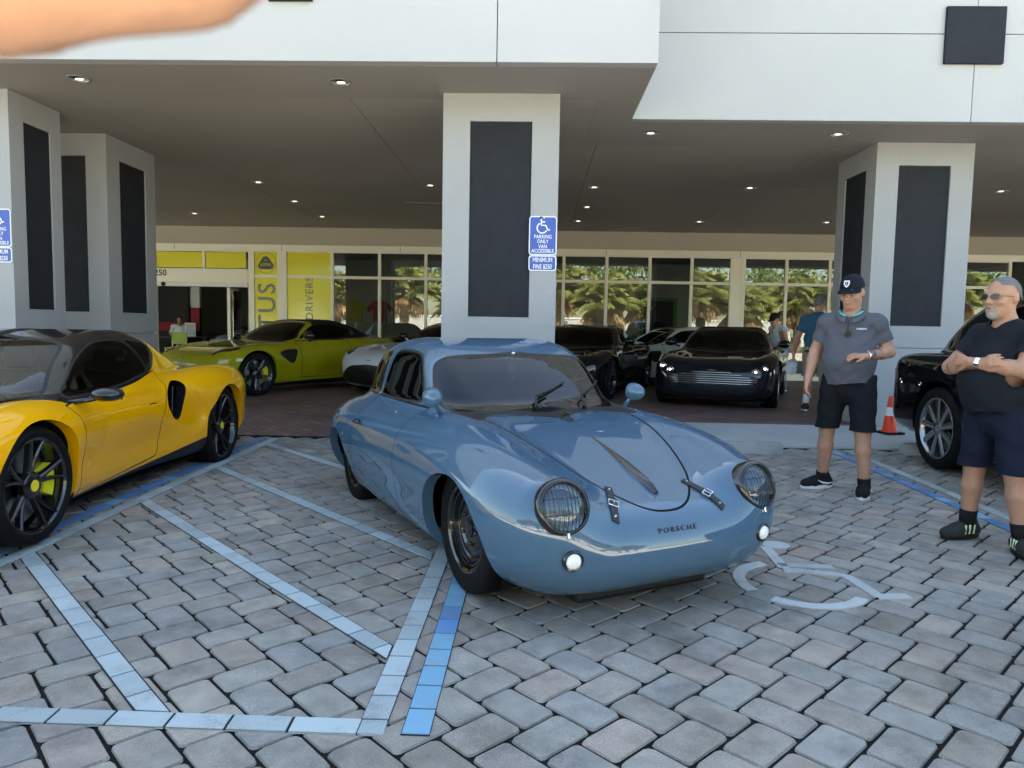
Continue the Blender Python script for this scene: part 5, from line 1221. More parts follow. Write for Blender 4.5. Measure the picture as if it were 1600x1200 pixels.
def wheel_stop(x0, x1, y, label):
    e = empty('wheel_stop', ((x0+x1)/2, y, gz(y)), 0, label, 'wheel stop'); L_ = (x1-x0)/2; b = MB(); pr = [(-.085,0),(.085,0),(.075,.055),(.05,.105),(.02,.118),(-.02,.118),(-.05,.105),(-.075,.055)]
    n = len(pr); vs_ = []; xs_ = [-L_,-L_+.03,L_-.03,L_]
    for i, x in enumerate(xs_): k = .82 if i in (0,3) else 1; vs_ += [(x, y_*k, z*(.9 if i in (0,3) else 1)) for y_, z in pr]
    b.add(vs_, [(n*i+j, n*i+(j+1) % n, n*(i+1)+(j+1) % n, n*(i+1)+j) for i in range(3) for j in range(n)]+[tuple(range(n)), tuple(range(3*n,4*n))]); b.build('block', mat('stop_concrete', (.33,.34,.33), .85, bump=(90,.5), vary=(6,.15)), e, auto=30)
    for x in (-L_*.6, L_*.6): b = MB(); b.lathe([(.022,.116),(.018,.122),(0,.123)], 10, 'z', Matrix.Translation((x,0,0))); b.build('anchor_pin', M_steel, e)
wheel_stop(.85, 2.60, 7.50, 'pale concrete wheel stop just behind the blue coupe')
wheel_stop(3.90, 5.65, 7.62, 'pale concrete wheel stop behind the black limousine')
# things inside the showroom
def moto(x, y, ang, m, label):
    e = empty('motorcycle', (x,y,.13), ang, label, 'motorcycle')
    for xx in (.70,-.70):
        b = MB(); b.lathe([(.30,-.06),(.31,0),(.30,.06),(.24,.05),(.24,-.05)], 28, 'y', None, True); w = b.build('wheel', M_tyre, e, smooth=True); w.location = (xx,0,.31)
        b = MB()
        for k in range(5): a = k*1.2566; b.tube([(0,0,0),(.25*math.cos(a),0,.25*math.sin(a))], .014, 5)
        b.build('spokes', M_steel, w)
    b = MB(); b.tube([(.70,0,.31),(.45,0,.95)], .03, 8); b.tube([(.42,-.35,1.02),(.45,0,.98),(.42,.35,1.02)], .014, 6); b.build('fork_and_handlebar', M_steel, e)
    b = MB(); b.lathe([(0,-.3),(.13,-.2),(.17,0),(.14,.2),(0,.3)], 16, 'x', Matrix.Translation((.12,0,.80))); b.build('tank', m, e, smooth=True)
    b = MB(); b.bbox((-.65,-.13,.70),(-.02,.13,.82),.05); b.build('saddle', M_satin, e, auto=40); b = MB(); b.bbox((-.25,-.17,.30),(.35,.17,.65),.06); b.build('engine', M_steel, e, auto=40)
    b = MB(); b.tube([(-.1,.0,.45),(-.70,0,.33)], .03, 6); b.build('swing_arm', M_steel, e)
moto(-5.6,20.0, rad(200), M_redp, 'red motorcycle inside the showroom left of the reflected palm'); moto(-4.6,19.4, rad(240), M_blackp, 'black motorcycle inside the showroom left of the reflected palm')
def shirt(x, z, m, label):
    e = empty('display_shirt', (x,23.5,z), 0, label, 'shirt'); b = MB(); b.prism([(-.22,-.35),(.22,-.35),(.22,.12),(.36,-.02),(.44,.08),(.24,.32),(.08,.36),(-.08,.36),(-.24,.32),(-.44,.08),(-.36,-.02),(-.22,.12)], -.06, .06, Matrix.Rotation(rad(90),4,'X')); b.build('cloth', m, e)
    b = MB(); b.tube([(0,0,.34),(0,0,.44)], .008, 5); b.tube([(0,0,-.35),(0,0,.13-z)], .015, 6); b.build('stand', M_steel, e)
shirt(-5.9,1.75, mat('shirt_yellow', (.55,.45,.02), .8), 'yellow shirt on a stand inside the showroom'); shirt(-5.1,1.75, mat('shirt_red', (.42,.02,.03), .8), 'red shirt on a stand inside the showroom')
def chair(x, y, ang, m, label):
    e = empty('chair', (x,y,.13), ang, label, 'chair'); b = MB(); b.bbox((-.23,-.22,.43),(.23,.22,.47),.015); b.build('seat', m, e); b = MB(); b.bbox((-.22,.19,.55),(.22,.22,.88),.012); b.build('backrest', m, e)
    for sx in (-.2,.2):
        for sy in (-.19,.2): b = MB(); b.tube([(sx,sy,0),(sx,sy,.44 if sy < 0 else .60)], .012, 6); b.build('leg', M_steel, e)
chair(-9.95,19.6, 0, mat('chair_lime', (.30,.40,.03), .5), 'lime green chair just inside the shop entrance')
dk = empty('desk', (-10.55,20.75,.13), 0, 'dark desk where the man in the white shirt sits', 'desk'); b = MB(); b.bbox((-1.1,-.35,.71),(1.1,.35,.75),.01); b.build('top', M_satin, dk)
for sx in (-1.0,1.0): b = MB(); b.box((sx-.03,-.3,0),(sx+.03,.3,.709)); b.build('leg', M_satin, dk)
pf = empty('picture_frame', (-10.05,20.65,.88), .2, 'small framed picture standing on the desk', 'frame'); b = MB(); b.bbox((-.15,-.012,0),(.15,.012,.4),.006); b.build('frame', M_trim, pf); b = MB(); b.box((-.12,-.016,.04),(.12,-.0125,.36)); b.build('picture', M_in, pf)
# ============================================================ PEOPLE
def skin_mat(name, col):
    m = mat(name, col, .48, vary=(30,.10), bump=(160,.12)); b = m.node_tree.nodes['Principled BSDF']; b.inputs['Subsurface Weight'].default_value = .12; b.inputs['Subsurface Radius'].default_value = (.012,.004,.002); return m
def cloth(name, col=(.5,.5,.5), rough=.85, b=(17,.9)): return mat(name, col, rough, bump=b, vary=(9,.07))
def hand(G, w, d, up, s, curl=.5, spread=1.0, k=.010):
    """palm, four bent fingers and a thumb; w wrist, d direction of the hand, up back-of-hand normal, s=+1 thumb along up x d"""
    w, d, up = Vector(w), Vector(d).normalized(), Vector(up); up = (up-d*up.dot(d)).normalized(); sd = up.cross(d)*s
    for u in (-.026,-.009,.009,.026): G.seg(w, w+d*.085+sd*u, .019, .0135, .014)
    for i, (u, L_) in enumerate(((.029,.066),(.010,.074),(-.010,.069),(-.028,.054))):
        a = w+d*.086+sd*u; q1 = curl*1.0; d1 = d*math.cos(q1)-up*math.sin(q1)+sd*u*2*spread; b = a+d1*L_*.45; q2 = curl*2.1; d2 = d*math.cos(q2)-up*math.sin(q2); c = b+d2*L_*.32; q3 = curl*2.9; d3 = d*math.cos(q3)-up*math.sin(q3); e = c+d3*L_*.26
        G.seg(a, b, .0098, .0090, k*.6); G.seg(b, c, .0090, .0083, k*.5); G.seg(c, e, .0083, .0072, k*.5)
    a = w+d*.025+sd*.026; b = a+d*.030+sd*.024-up*.012; c = b+d*.032+sd*.008-up*.012; G.seg(a, b, .014, .011, .012); G.seg(b, c, .011, .0088, .006)
def figure(name, loc, ang, label, J, skin, shirt, shorts, shoes, sock=None, hair=None, cap=None, belly=0.0, h=.0085, hscale=1.0, beard=None, hem=.92, leg_hem=.50, sleeve=.55, glasses=None, mouth=True, collar=None, apart=(), bottom_long=False):
    e = empty(name, loc, ang, label, 'person'); M_s = skin; V3 = lambda p: np.array(p, float)
    pts = np.array([v for k_, v in J.items() if k_ in ('head','wl','wr','el','er','al','ar','kl','kr')]); lo = pts.min(0)-.24; hi = pts.max(0)+.26; lo[2] = max(lo[2], -.02)
    G = Grid(lo, hi, h); pel, che, nek = V3(J['pelvis']), V3(J['chest']), V3(J['neck'])
    G.seg(pel, che, .118, .125, .05, (1.15,.90,1)); G.seg(che, (che+nek)/2, .12, .095, .06, (1.2,.85,1)); G.seg((che+nek)/2, nek, .075, .058, .05)
    for s, sh, el, wr, hp, kn, an in ((1,'sl','el','wl','hl','kl','al'),(-1,'sr','er','wr','hr','kr','ar')):
        sh, el, wr, hp, kn, an = [V3(J[q]) for q in (sh, el, wr, hp, kn, an)]
        G.seg((che+nek)/2, sh, .08, .062, .05); G.seg(sh, el, .060, .046, .03); fa = el+(wr-el)*.3; G.seg(el, fa, .045, .047, .02); G.seg(fa, wr, .047, .029, .02)
        G.seg(hp, kn, .092, .060, .05); cf = kn+(an-kn)*.32; G.seg(kn, cf, .056, .059, .02); G.seg(cf, an, .059, .038, .02); G.seg(an, an-np.array([0,0,.06]), .038, .036, .02)
        hd, hu = J['h'+('L' if s > 0 else 'R')]; hand(G, tuple(wr), hd, hu, -s if J.get('flip') else s, J.get('curl',.45))
    # head
    hc = V3(J['head']); yaw, pit = J.get('look', (0,0)); cy, sy, cp_, sp = math.cos(yaw), math.sin(yaw), math.cos(pit), math.sin(pit)
    fx = np.array([cy*cp_, sy*cp_, -sp]); ly = np.array([-sy, cy, 0]); uz = np.cross(fx, ly); hs = hscale
    q = lambda a, b, c: hc+(fx*a+ly*b+uz*c)*hs; Mx = [fx, ly, uz]
    G.seg(nek-np.array([0,0,.03]), q(-.015,0,-.06), .060, .060, .03); G.ell(q(-.008,0,.03), (.100*hs,.078*hs,.103*hs), .02, 'add', Mx); G.ell(q(.020,0,-.045), (.072*hs,.064*hs,.080*hs), .03, 'add', Mx); G.ell(q(.058,0,-.095), (.032*hs,.034*hs,.024*hs), .03, 'add', Mx)
    G.seg(q(.085,-.035,.028), q(.085,.035,.028), .014*hs, .014*hs, .02)                                     # brow
    G.seg(q(.092,0,.012), q(.112,0,-.028), .010*hs, .0155*hs, .012); 
    for s in (1,-1):
        G.ell(q(.083,s*.032,.004), (.016*hs,.017*hs,.010*hs), .012, 'sub', Mx); G.ell(q(.066,s*.044,-.025), (.028*hs,.022*hs,.02*hs), .02, 'add', Mx); G.ell(q(.098,s*.013,-.031), (.011*hs,.009*hs,.008*hs), .008, 'add', Mx)
        G.ell(q(-.010,s*.079,-.002), (.022*hs,.010*hs,.032*hs), .008, 'add', Mx)
    G.ell(q(.092,0,-.058), (.014*hs,.027*hs,.0045*hs), .006, 'add', Mx); G.ell(q(.090,0,-.071), (.014*hs,.023*hs,.006*hs), .006, 'add', Mx); G.seg(q(.104,-.022,-.0645), q(.104,.022,-.0645), .0035*hs, .0035*hs, .004, op='sub')
    bs = G.finish(); body = bs.build('body', 'body', M_s, e, mirror=False)
    mk = lambda gr, nm, m, cuts=(): part_from(gr, nm, m, e, cuts)
    def part_from(gr, nm, m, parent, cuts):
        s_ = gr.finish()
        for f in cuts: s_.cut('body', f, None)
        return s_.build('body', nm, m, parent, mirror=False)
    # eyes, brows
    M_eye = mat('eye', (.55,.53,.50), .2); M_dk = mat('pupil', (.02,.018,.016), .25)
    for s in (1,-1):
        b = MB(); b.lathe([(0,.0105*hs),(.0075*hs,.0075*hs),(.0105*hs,0),(.0075*hs,-.0075*hs),(0,-.0105*hs)], 12, 'z', frame(q(.0765,s*.032,.004), fx)); b.build('eye', M_eye, e, smooth=True)
        b = MB(); b.lathe([(.005*hs,0),(.003*hs,.002*hs),(0,.0025*hs)], 10, 'z', frame(q(.0858,s*.032,.002), fx)); b.build('pupil', M_dk, e)
        b = MB(); b.tube([q(.094,s*.016,.022), q(.098,s*.032,.028), q(.088,s*.050,.020)], [.0025,.0035,.002], 5); b.build('eyebrow', hair or M_dk, e)
    if mouth: b = MB(); b.tube([q(.096,-.023,-.064), q(.1055,0,-.066), q(.096,.023,-.064)], [.0014,.0028,.0014], 5); b.build('mouth', mat('lip_dark', (.16,.05,.045), .5), e)
    gh = max(h*.9, .0065)
    if hair:
        H_ = Grid(hc-.17, hc+.17, gh); H_.ell(q(-.011,0,.031), (.1015*hs,.0800*hs,.1045*hs), .02, 'add', Mx); H_.ell(q(-.045,0,-.03), (.066*hs,.070*hs,.07*hs), .03, 'add', Mx)
        mk(H_, 'hair', hair, (lambda V: -(((V-hc) @ uz)/hs*-1.0-(-.055 if 0 else .0)+np.minimum(.055, np.maximum(-.07, -.075+((V-hc) @ -fx)/hs*1.15+.03)))*1.0,) if 0 else (lambda V: ((V-hc) @ uz)/hs-np.clip(.068+((V-hc) @ fx)/hs*1.05, -.075, .075)*np.where(((V-hc) @ fx)/hs > -.03, 1, 1),))
    if beard:
        B_ = Grid(hc-.17, hc+.14, gh); B_.ell(q(.060,0,-.100), (.040*hs,.035*hs,.032*hs), .02, 'add', Mx); B_.seg(q(.093,-.028,-.050), q(.093,.028,-.050), .0062*hs, .0062*hs, .008); B_.seg(q(.085,-.033,-.055), q(.07,-.032,-.09), .006*hs, .009*hs, .010); B_.seg(q(.085,.033,-.055), q(.07,.032,-.09), .006*hs, .009*hs, .010); B_.ell(q(.10,0,-.066), (.02*hs,.022*hs,.009*hs), .006, 'sub', Mx)
        mk(B_, 'beard', beard)
    if cap:
        C_ = Grid(hc-.22, hc+.24, gh); C_.ell(q(-.010,0,.050), (.108*hs,.088*hs,.100*hs), .02, 'add', Mx); c_ = mk(C_, 'cap', cap[0], (lambda V: ((V-hc) @ uz)/hs-.040-.12*((V-hc) @ fx)/hs*.2,))
        v_, f_ = [], []; n = 11
        for i in range(n):
            a = rad(-74+148*i/(n-1)); ca, sa = math.cos(a), math.sin(a)
            for r, dz in ((0,0),(.5,-.004),(1,-.014)): v_.append(tuple(q(.100*ca*.98-.008+r*.078*ca**.6, .086*sa*(1+.06*r), .044+dz-.012*r*abs(sa)**2*1.5)))
        for i in range(n-1):
            for k in range(2): f_.append((3*i+k,3*i+k+1,3*i+4+k,3*i+3+k))
        b = MB(); b.add(v_, f_); br = b.build('brim', cap[0], c_, smooth=True); md = br.modifiers.new('t','SOLIDIFY'); md.thickness = .005
        if len(cap) > 1:
            T = frame(q(.0965,0,.092), fx*.9+uz*.38, uz); b = MB(); b.prism([(.024,-.020),(.024,.020),(-.004,.021),(-.022,.010),(-.030,0),(-.022,-.010),(-.004,-.021)], -.004, .003, T); bd = b.build('badge', cap[1], c_)
            b = MB(); b.prism([(.015,-.012),(.015,.012),(-.002,.012),(-.013,.006),(-.018,0),(-.013,-.006),(-.002,-.012)], .003, .0036, T); b.build('badge_field', cap[0], bd); put_text('S', .026, T @ Matrix.Rotation(rad(-90),4,'Z') @ Matrix.Translation((0,0,.0042)), cap[1], bd, name='badge_letter')
    if glasses:
        for s in (1,-1):
            b = MB(); b.prism([(.026*math.cos(rad(a))*1.0, .017*math.sin(rad(a))) for a in range(0,360,24)], -.001, .0015, frame(q(.103,s*.034,.004), fx*.97+ly*s*.22, ly)); b.build('sunglass_lens', M_dk, e)
            b = MB(); b.tube([q(.099,s*.060,.010), q(.03,s*.080,.010), q(-.02,s*.082,.004)], .0022, 5); b.build('sunglass_arm', M_steel, e)
        b = MB(); b.tube([q(.106,-.012,.008), q(.109,0,.010), q(.106,.012,.008)], .0018, 5); b.build('sunglass_bridge', M_steel, e)
    # shirt
    ch = max(h, .0095); S_ = Grid(lo, hi, ch)
    mid_ = pel*.5+che*.5+np.array([.025+belly*.6,0,0]); S_.seg(pel+np.array([.0,0,-.10]), mid_, .140+belly*.5, .142+belly, .08, (1.06,.90,1)); S_.seg(mid_, che, .142+belly, .148, .08, (1.10,.86,1)); S_.seg(che, (che+nek)/2+np.array([0,0,-.005]), .140, .090, .08, (1.15,.80,1)); S_.seg((che*.35+nek*.65), nek+np.array([0,0,-.015]), .085, .070, .05)
    cutp = []
    for sh, el in (('sl','el'),('sr','er')):
        a, b_ = V3(J[sh]), V3(J[el]); d = (b_-a)/np.linalg.norm(b_-a); Ls = np.linalg.norm(b_-a)*sleeve; S_.seg((che+nek)/2, a, .075, .058, .05); S_.seg(a, a+d*(Ls+.06), .062, .063, .03)
        S_.seg(nek+np.array([0,0,-.045]), a+np.array([0,0,.0]), .055, .056, .06)
        cutp.append((a, d, Ls))
    X, Y, Z = S_.X, S_.Y, S_.Z; S_.D[:] += (.0030*np.sin(34*Z+9*X+11*Y)*np.sin(13*Y-7*Z+3)+.0028*np.sin(62*Z-44*Y+20*X)*np.sin(9*Y+5*Z)+.0022*np.sin(48*Y+40*Z+17*X)*np.sin(7*Z+6*X+1)).astype(np.float32)
    cuts = [lambda V: V[:,2]-(hem+.012*np.sin(V[:,1]*14)), lambda V: np.maximum(np.hypot(V[:,0]-nek[0]-.012, V[:,1]-nek[1])-.074, nek[2]-.075-V[:,2]-.45*(V[:,0]-nek[0])), lambda V: nek[2]+.035-V[:,2]]
    for a, d, Ls in cutp:
        o_ = np.sign(a[1]-che[1]) or 1
        cuts.append(lambda V, a=a, d=d, Ls=Ls: np.maximum(Ls-((V-a) @ d), np.linalg.norm(np.cross(V-a, d),axis=1)-.108))
    sh_ = mk(S_, 'shirt', shirt, cuts)
    if sh_: md = sh_.modifiers.new('t','SOLIDIFY'); md.thickness = .004; md.offset = 1
    # shorts or trousers
    T_ = Grid(lo, hi, ch); T_.seg(pel+np.array([0,0,-.07]), pel+np.array([.0,0,.10]), .136, .136, .06, (1.08,.90,1))
    for hp, kn, an in (('hl','kl','al'),('hr','kr','ar')):
        a, b_, c_ = V3(J[hp]), V3(J[kn]), V3(J[an]); T_.seg(a, b_, .108, .090, .035)
        if bottom_long: T_.seg(b_, c_, .088, .07, .04)
        else: T_.seg(b_, b_+(c_-b_)*.25, .090, .090, .03)
    X, Y, Z = T_.X, T_.Y, T_.Z; T_.D[:] += (.004*np.sin(26*Z+15*X-9*Y)*np.sin(17*Y+5*Z)+.003*np.sin(44*Z+30*Y)).astype(np.float32)
    so = mk(T_, 'trousers' if bottom_long else 'shorts', shorts, [lambda V: -(V[:,2]-(hem+.07)), lambda V: V[:,2]-(leg_hem if not bottom_long else .04)])
    if so: md = so.modifiers.new('t','SOLIDIFY'); md.thickness = .004
    # shoes and socks
    for an, toe in (('al','tl'),('ar','tr')):
        a, d = V3(J[an]), V3(J[toe]); d = d/np.linalg.norm(d); g0 = np.array([a[0],a[1],0]); sd = np.array([-d[1],d[0],0]); F_ = Grid(g0-np.array([.25,.25,.02]), g0+np.array([.30,.30,.20]), .007)
        p_ = lambda f, s, z: g0+d*f+sd*s+np.array([0,0,z])
        F_.seg(p_(-.055,0,.050), p_(.06,0,.055), .043, .043, .03); F_.seg(p_(.06,0,.05), p_(.165,.004,.038), .044, .033, .04); F_.seg(p_(-.02,0,.06), p_(-.025,0,.105), .045, .042, .03); F_.seg(p_(.10,.0,.036), p_(.15,-.006,.034), .046, .036, .03)
        s_ = F_.finish(); s_.cut('body', lambda V: V[:,2]-.022, None); s_.cut('body', lambda V: -(V[:,2]-.118), None); s_.build('body', 'shoe', shoes[0], e, mirror=False)
        so_ = MB(); ol = []
        for k in range(24):
            t = 2*math.pi*k/24; f = math.cos(t); l_ = math.sin(t); ol.append(p_(.050+.150*f, (.051+.006*f)*l_*(1-.12*f*f), 0))
        n = len(ol); so_.add([tuple(v+np.array([0,0,.001])) for v in ol]+[tuple(v+np.array([0,0,.030])) for v in ol], [tuple(range(n))[::-1], tuple(range(n,2*n))]+[(i,(i+1) % n,n+(i+1) % n,n+i) for i in range(n)]); so_.build('sole', shoes[1], e, auto=40)
        lc = MB()
        for k in range(4): lc.tube([p_(.025+.025*k,-.022,.098-.011*k), p_(.03+.025*k,0,.106-.011*k), p_(.025+.025*k,.022,.098-.011*k)], .0032, 5)
        lc.build('laces', shoes[1] if shoes[1] is M_sole_w else M_shoe, e)
        if len(shoes) > 2:
            for s in (1,-1):
                for k in range(shoes[3]):
                    st = MB()
                    if shoes[3] == 1: st.tube([p_(-.07,s*.050,.052), p_(-.02,s*.053,.043), p_(.035,s*.052,.052), p_(.075,s*.048,.072)], [.003,.008,.0075,.002], 6)
                    else: st.tube([p_(.0+.034*k,s*.051,.036), p_(-.014+.034*k,s*.043,.092)], .0065, 5)
                    st.build('shoe_stripe', shoes[2], e, smooth=True)
        if sock:
            k_ = MB(); k_.tube([a+np.array([0,0,-.0]), a+np.array([0,0,sock[1]])], [.046,.050], 16); 
            kb = V3(J['kl' if an == 'al' else 'kr']); dd_ = (kb-a)/np.linalg.norm(kb-a); k_ = MB(); k_.tube([a-dd_*.02, a+dd_*sock[1]], [.046,.051], 16); k_.build('sock', sock[0], e, smooth=True)
    return e, q, (fx, ly, uz)
SK1 = skin_mat('skin_tan', (.46,.245,.165)); SK2 = skin_mat('skin_olive', (.42,.225,.145)); SK3 = skin_mat('skin_ruddy', (.44,.24,.165))
M_sole_w = mat('sole_white', (.75,.75,.76), .5); M_sole_b = mat('sole_black', (.012,.012,.012), .7); M_shoe = cloth('shoe_black', (.014,.014,.016), .8, (120,.5)); M_shoe_g = cloth('shoe_grey', (.035,.036,.036), .85, (140,.6))
# --- man in the grey polo and dark cap
a1 = rad(238); c1 = Vector((2.52,5.80,0)); c1.z = gz(c1.y)
J1 = dict(pelvis=(0,0,.92), chest=(.02,0,1.22), neck=(.035,0,1.445), head=(.075,0,1.595), look=(rad(-12),rad(14)), sl=(.0,.178,1.362), sr=(.01,-.178,1.362), el=(-.04,.270,1.140), er=(-.03,-.265,1.135), wl=(.165,.135,1.105), wr=(.10,-.290,.90),
          hl=(0,.10,.90), hr=(0,-.10,.90), kl=(.06,.13,.485), kr=(.0,-.145,.485), al=(.06,.16,.085), ar=(-.07,-.175,.085), tl=(1,.05,0), tr=(.75,-.66,0), hL=((.55,-.83,.05),(.3,.2,.93)), hR=((.30,-.05,-.95),(.2,-.95,.0)), curl=.42)
P1, q1, ax1 = figure('person', c1, a1, 'man in grey polo shirt, dark cap and black shorts looking at the blue coupe', J1, SK1, cloth('polo_grey', (.100,.103,.125)), cloth('shorts_black', (.010,.011,.014)), (M_shoe, M_sole_w, M_sole_w, 1), sock=(cloth('sock_black', (.012,.012,.012)), .055), hair=mat('hair_short', (.09,.075,.06), .8), cap=(cloth('cap_navy', (.010,.012,.020), .8), mat('badge_white', (.75,.77,.8), .5)), hem=.885, leg_hem=.515, sleeve=.64, belly=.012)
M_teal = cloth('collar_teal', (.12,.45,.42))
def collar(e, nk, m, m2):
    n = Vector(nk)
    for s in (1,-1):
        v_, w_ = [], []; K = 9
        for i in range(K):
            a = rad(14+166*i/(K-1)); f = math.cos(a); c_, d_ = math.cos(a)*s**2, math.sin(a)*s
            top = n+Vector((.012+.080*c_, .080*d_, .012-.052*max(f,0)-.0*f)); bot = n+Vector((.018+(.122+.016*max(f,0))*c_, (.118)*d_, -.038-.070*max(f,0)**1.5)); v_ += [top, bot]
            w_ += [top+Vector((.003*c_,.003*d_,.004)), top.lerp(bot, .22)+Vector((.006*c_,.006*d_,.003))]
        F = [(2*i,2*i+1,2*i+3,2*i+2) for i in range(K-1)]
        b = MB(); b.add(v_, F); o = b.build('collar', m, e, smooth=True); md = o.modifiers.new('t','SOLIDIFY'); md.thickness = .006
        b = MB(); b.add(w_[:8], F[:3]); o = b.build('collar_lining', m2, e, smooth=True); md = o.modifiers.new('t','SOLIDIFY'); md.thickness = .004
collar(P1, (.035,0,1.462), MATS['polo_grey'], M_teal)
def on_front(y, z, x0=.5):
    return Vector((x0, y, z))
# sunglasses hooked in the placket, chest print and wrist watch
b = MB(); 
for s in (1,-1): b.prism([(.021*math.cos(rad(a))*1.0, .026*math.sin(rad(a))) for a in range(0,360,30)], 0, .004, frame((.186,-.012+s*.016,1.285-s*.012), (.95,s*.35,.1), (0,1,0)))
b.tube([(.183,0,1.305),(.178,.004,1.38)], .003, 5); sg = b.build('folded_sunglasses', mat('sunglass_black', (.008,.008,.009), .15), P1)
b = MB(); T = frame((.172,.095,1.315), (.97,.24,.08), (-.24,.97,0))
for k in range(9): b.prism([(-.036+.008*k,-.005),(-.031+.008*k,-.005),(-.028+.008*k,.006+.003*(k in (3,6))),(-.033+.008*k,.006)], 0, .001, T)
b.build('chest_print', mat('print_white', (.75,.78,.8), .6), P1)
def watch(e, w, el, m, m2):
    w, el = Vector(w), Vector(el); d = (w-el).normalized(); b = MB(); c = w-d*.018; b.tube([c-d*.010, c+d*.010], [.0345,.0335], 18, False); o = b.build('wristwatch', m, e, smooth=True); md = o.modifiers.new('t','SOLIDIFY'); md.thickness = .004; md.offset = 1
    up = Vector((0,0,1)); up = (up-d*up.dot(d)).normalized(); b = MB(); b.lathe([(.021,.0),(.021,.007),(.016,.010),(0,.010)], 20, 'z', frame(c+up*.035, up)); b.build('watch_case', m2, o, auto=40)
watch(P1, J1['wl'], J1['el'], M_chrome, M_chrome)
# forearm tattoo: inked sleeve just above the skin
def tattoo(e, el, wr, name='tattoo'):
    m, nt, bs = nodes('tattoo_ink_'+e.name.replace('.','_')); N = nt.nodes.new; L = nt.links.new; tc = N('ShaderNodeTexCoord'); vo = N('ShaderNodeTexVoronoi'); vo.inputs['Scale'].default_value = 42; L(tc.outputs['Object'], vo.inputs['Vector']); no = N('ShaderNodeTexNoise'); no.inputs['Scale'].default_value = 24; no.inputs['Detail'].default_value = 5; L(tc.outputs['Object'], no.inputs['Vector'])
    md = N('ShaderNodeMath'); md.operation = 'ADD'; L(vo.outputs['Distance'], md.inputs[0]); L(no.outputs[0], md.inputs[1]); cr = N('ShaderNodeValToRGB'); cr.color_ramp.elements[0].position = .80; cr.color_ramp.elements[0].color = (.045,.05,.055,1); cr.color_ramp.elements[1].position = 1.0; cr.color_ramp.elements[1].color = (.40,.215,.15,1); L(md.outputs[0], cr.inputs[0]); L(cr.outputs[0], bs.inputs['Base Color']); bs.inputs['Roughness'].default_value = .5
    el, wr = Vector(el), Vector(wr); b = MB(); p = [el.lerp(wr, t) for t in (.05,.18,.32,.5,.7,.84)]; b.tube(p, [.0468,.0478,.0482,.0436,.0388,.0348], 20, False); return b.build(name, m, e, smooth=True)
tattoo(P1, J1['el'], J1['wl'])
# --- man with folded arms
a2 = rad(192); c2 = Vector((2.86,4.47,0)); c2.z = gz(c2.y)
J2 = dict(pelvis=(.0,0,.87), chest=(-.02,0,1.16), neck=(-.01,0,1.375), head=(.03,0,1.520), look=(rad(6),rad(-2)), sl=(-.02,.195,1.292), sr=(-.02,-.195,1.292), el=(.11,.270,1.10), er=(.13,-.255,1.09), wl=(.235,.02,1.135), wr=(.205,.055,1.125),
          hl=(0,.10,.86), hr=(0,-.10,.86), kl=(.02,.17,.465), kr=(.03,-.12,.465), al=(-.02,.20,.085), ar=(.03,-.15,.085), tl=(.42,.90,0), tr=(.99,.10,0), hL=((.15,-.98,.12),(.95,.15,.2)), hR=((.14,.95,.26),(.95,-.1,.1)), curl=.30)
P2, q2, ax2 = figure('person', c2, a2, 'grey-haired man with goatee and sunglasses, arms folded, in dark T-shirt and navy shorts', J2, SK2, cloth('tshirt_navy', (.011,.014,.020)), cloth('shorts_navy', (.008,.012,.026)), (M_shoe_g, M_sole_b, mat('stripe_lime', (.62,.72,.42), .5), 3), sock=(cloth('sock_black'), .10), hair=mat('hair_grey', (.16,.16,.165), .8, bump=(300,.5)), beard=mat('beard_grey', (.30,.29,.28), .85, bump=(260,.6)), hem=.83, leg_hem=.475, sleeve=.62, belly=.035, glasses=True)
tattoo(P2, J2['er'], J2['wr'])
def bracelet(e, w, el): 
    w, el = Vector(w), Vector(el); d = (w-el).normalized(); b = MB(); b.tube([w-d*.05, w-d*.025], [.0365,.0345], 18, False); o = b.build('watch_strap', M_chrome, e, smooth=True)
bracelet(P2, J2['wl'], J2['el'])
# --- man in the blue polo seen from behind, with a white cap in his hand
a3 = rad(62); c3 = Vector((4.24,10.9,.13))
J3 = dict(pelvis=(0,0,.92), chest=(.02,0,1.24), neck=(.04,0,1.46), head=(.075,0,1.61), look=(rad(-12),rad(12)), sl=(.0,.18,1.37), sr=(0,-.18,1.37), el=(-.02,.28,1.12), er=(.0,-.27,1.12), wl=(.06,.33,.88), wr=(.12,-.28,.90),
          hl=(0,.10,.90), hr=(0,-.10,.90), kl=(.02,.11,.48), kr=(.04,-.10,.48), al=(-.03,.12,.085), ar=(.02,-.11,.085), tl=(1,.25,0), tr=(1,-.1,0), hL=((.1,.1,-.98),(.1,.95,0)), hR=((.2,0,-.95),(0,-1,0)), curl=.4)
P3, q3, _ = figure('person', c3, a3, 'man in blue polo and khaki shorts seen from behind, holding a white cap', J3, SK3, cloth('polo_blue', (.035,.105,.175)), cloth('shorts_khaki', (.30,.25,.19)), (M_shoe_g, M_sole_w), sock=(cloth('sock_white', (.72,.72,.74)), .17), hair=mat('hair_grey'), hem=.90, leg_hem=.52, sleeve=.70, belly=.012, h=.012)
b = MB(); b.tube([(-.155,0,.905),(-.15,.10,.905),(-.1,.15,.905)], .016, 6); b.build('belt', M_satin, P3)
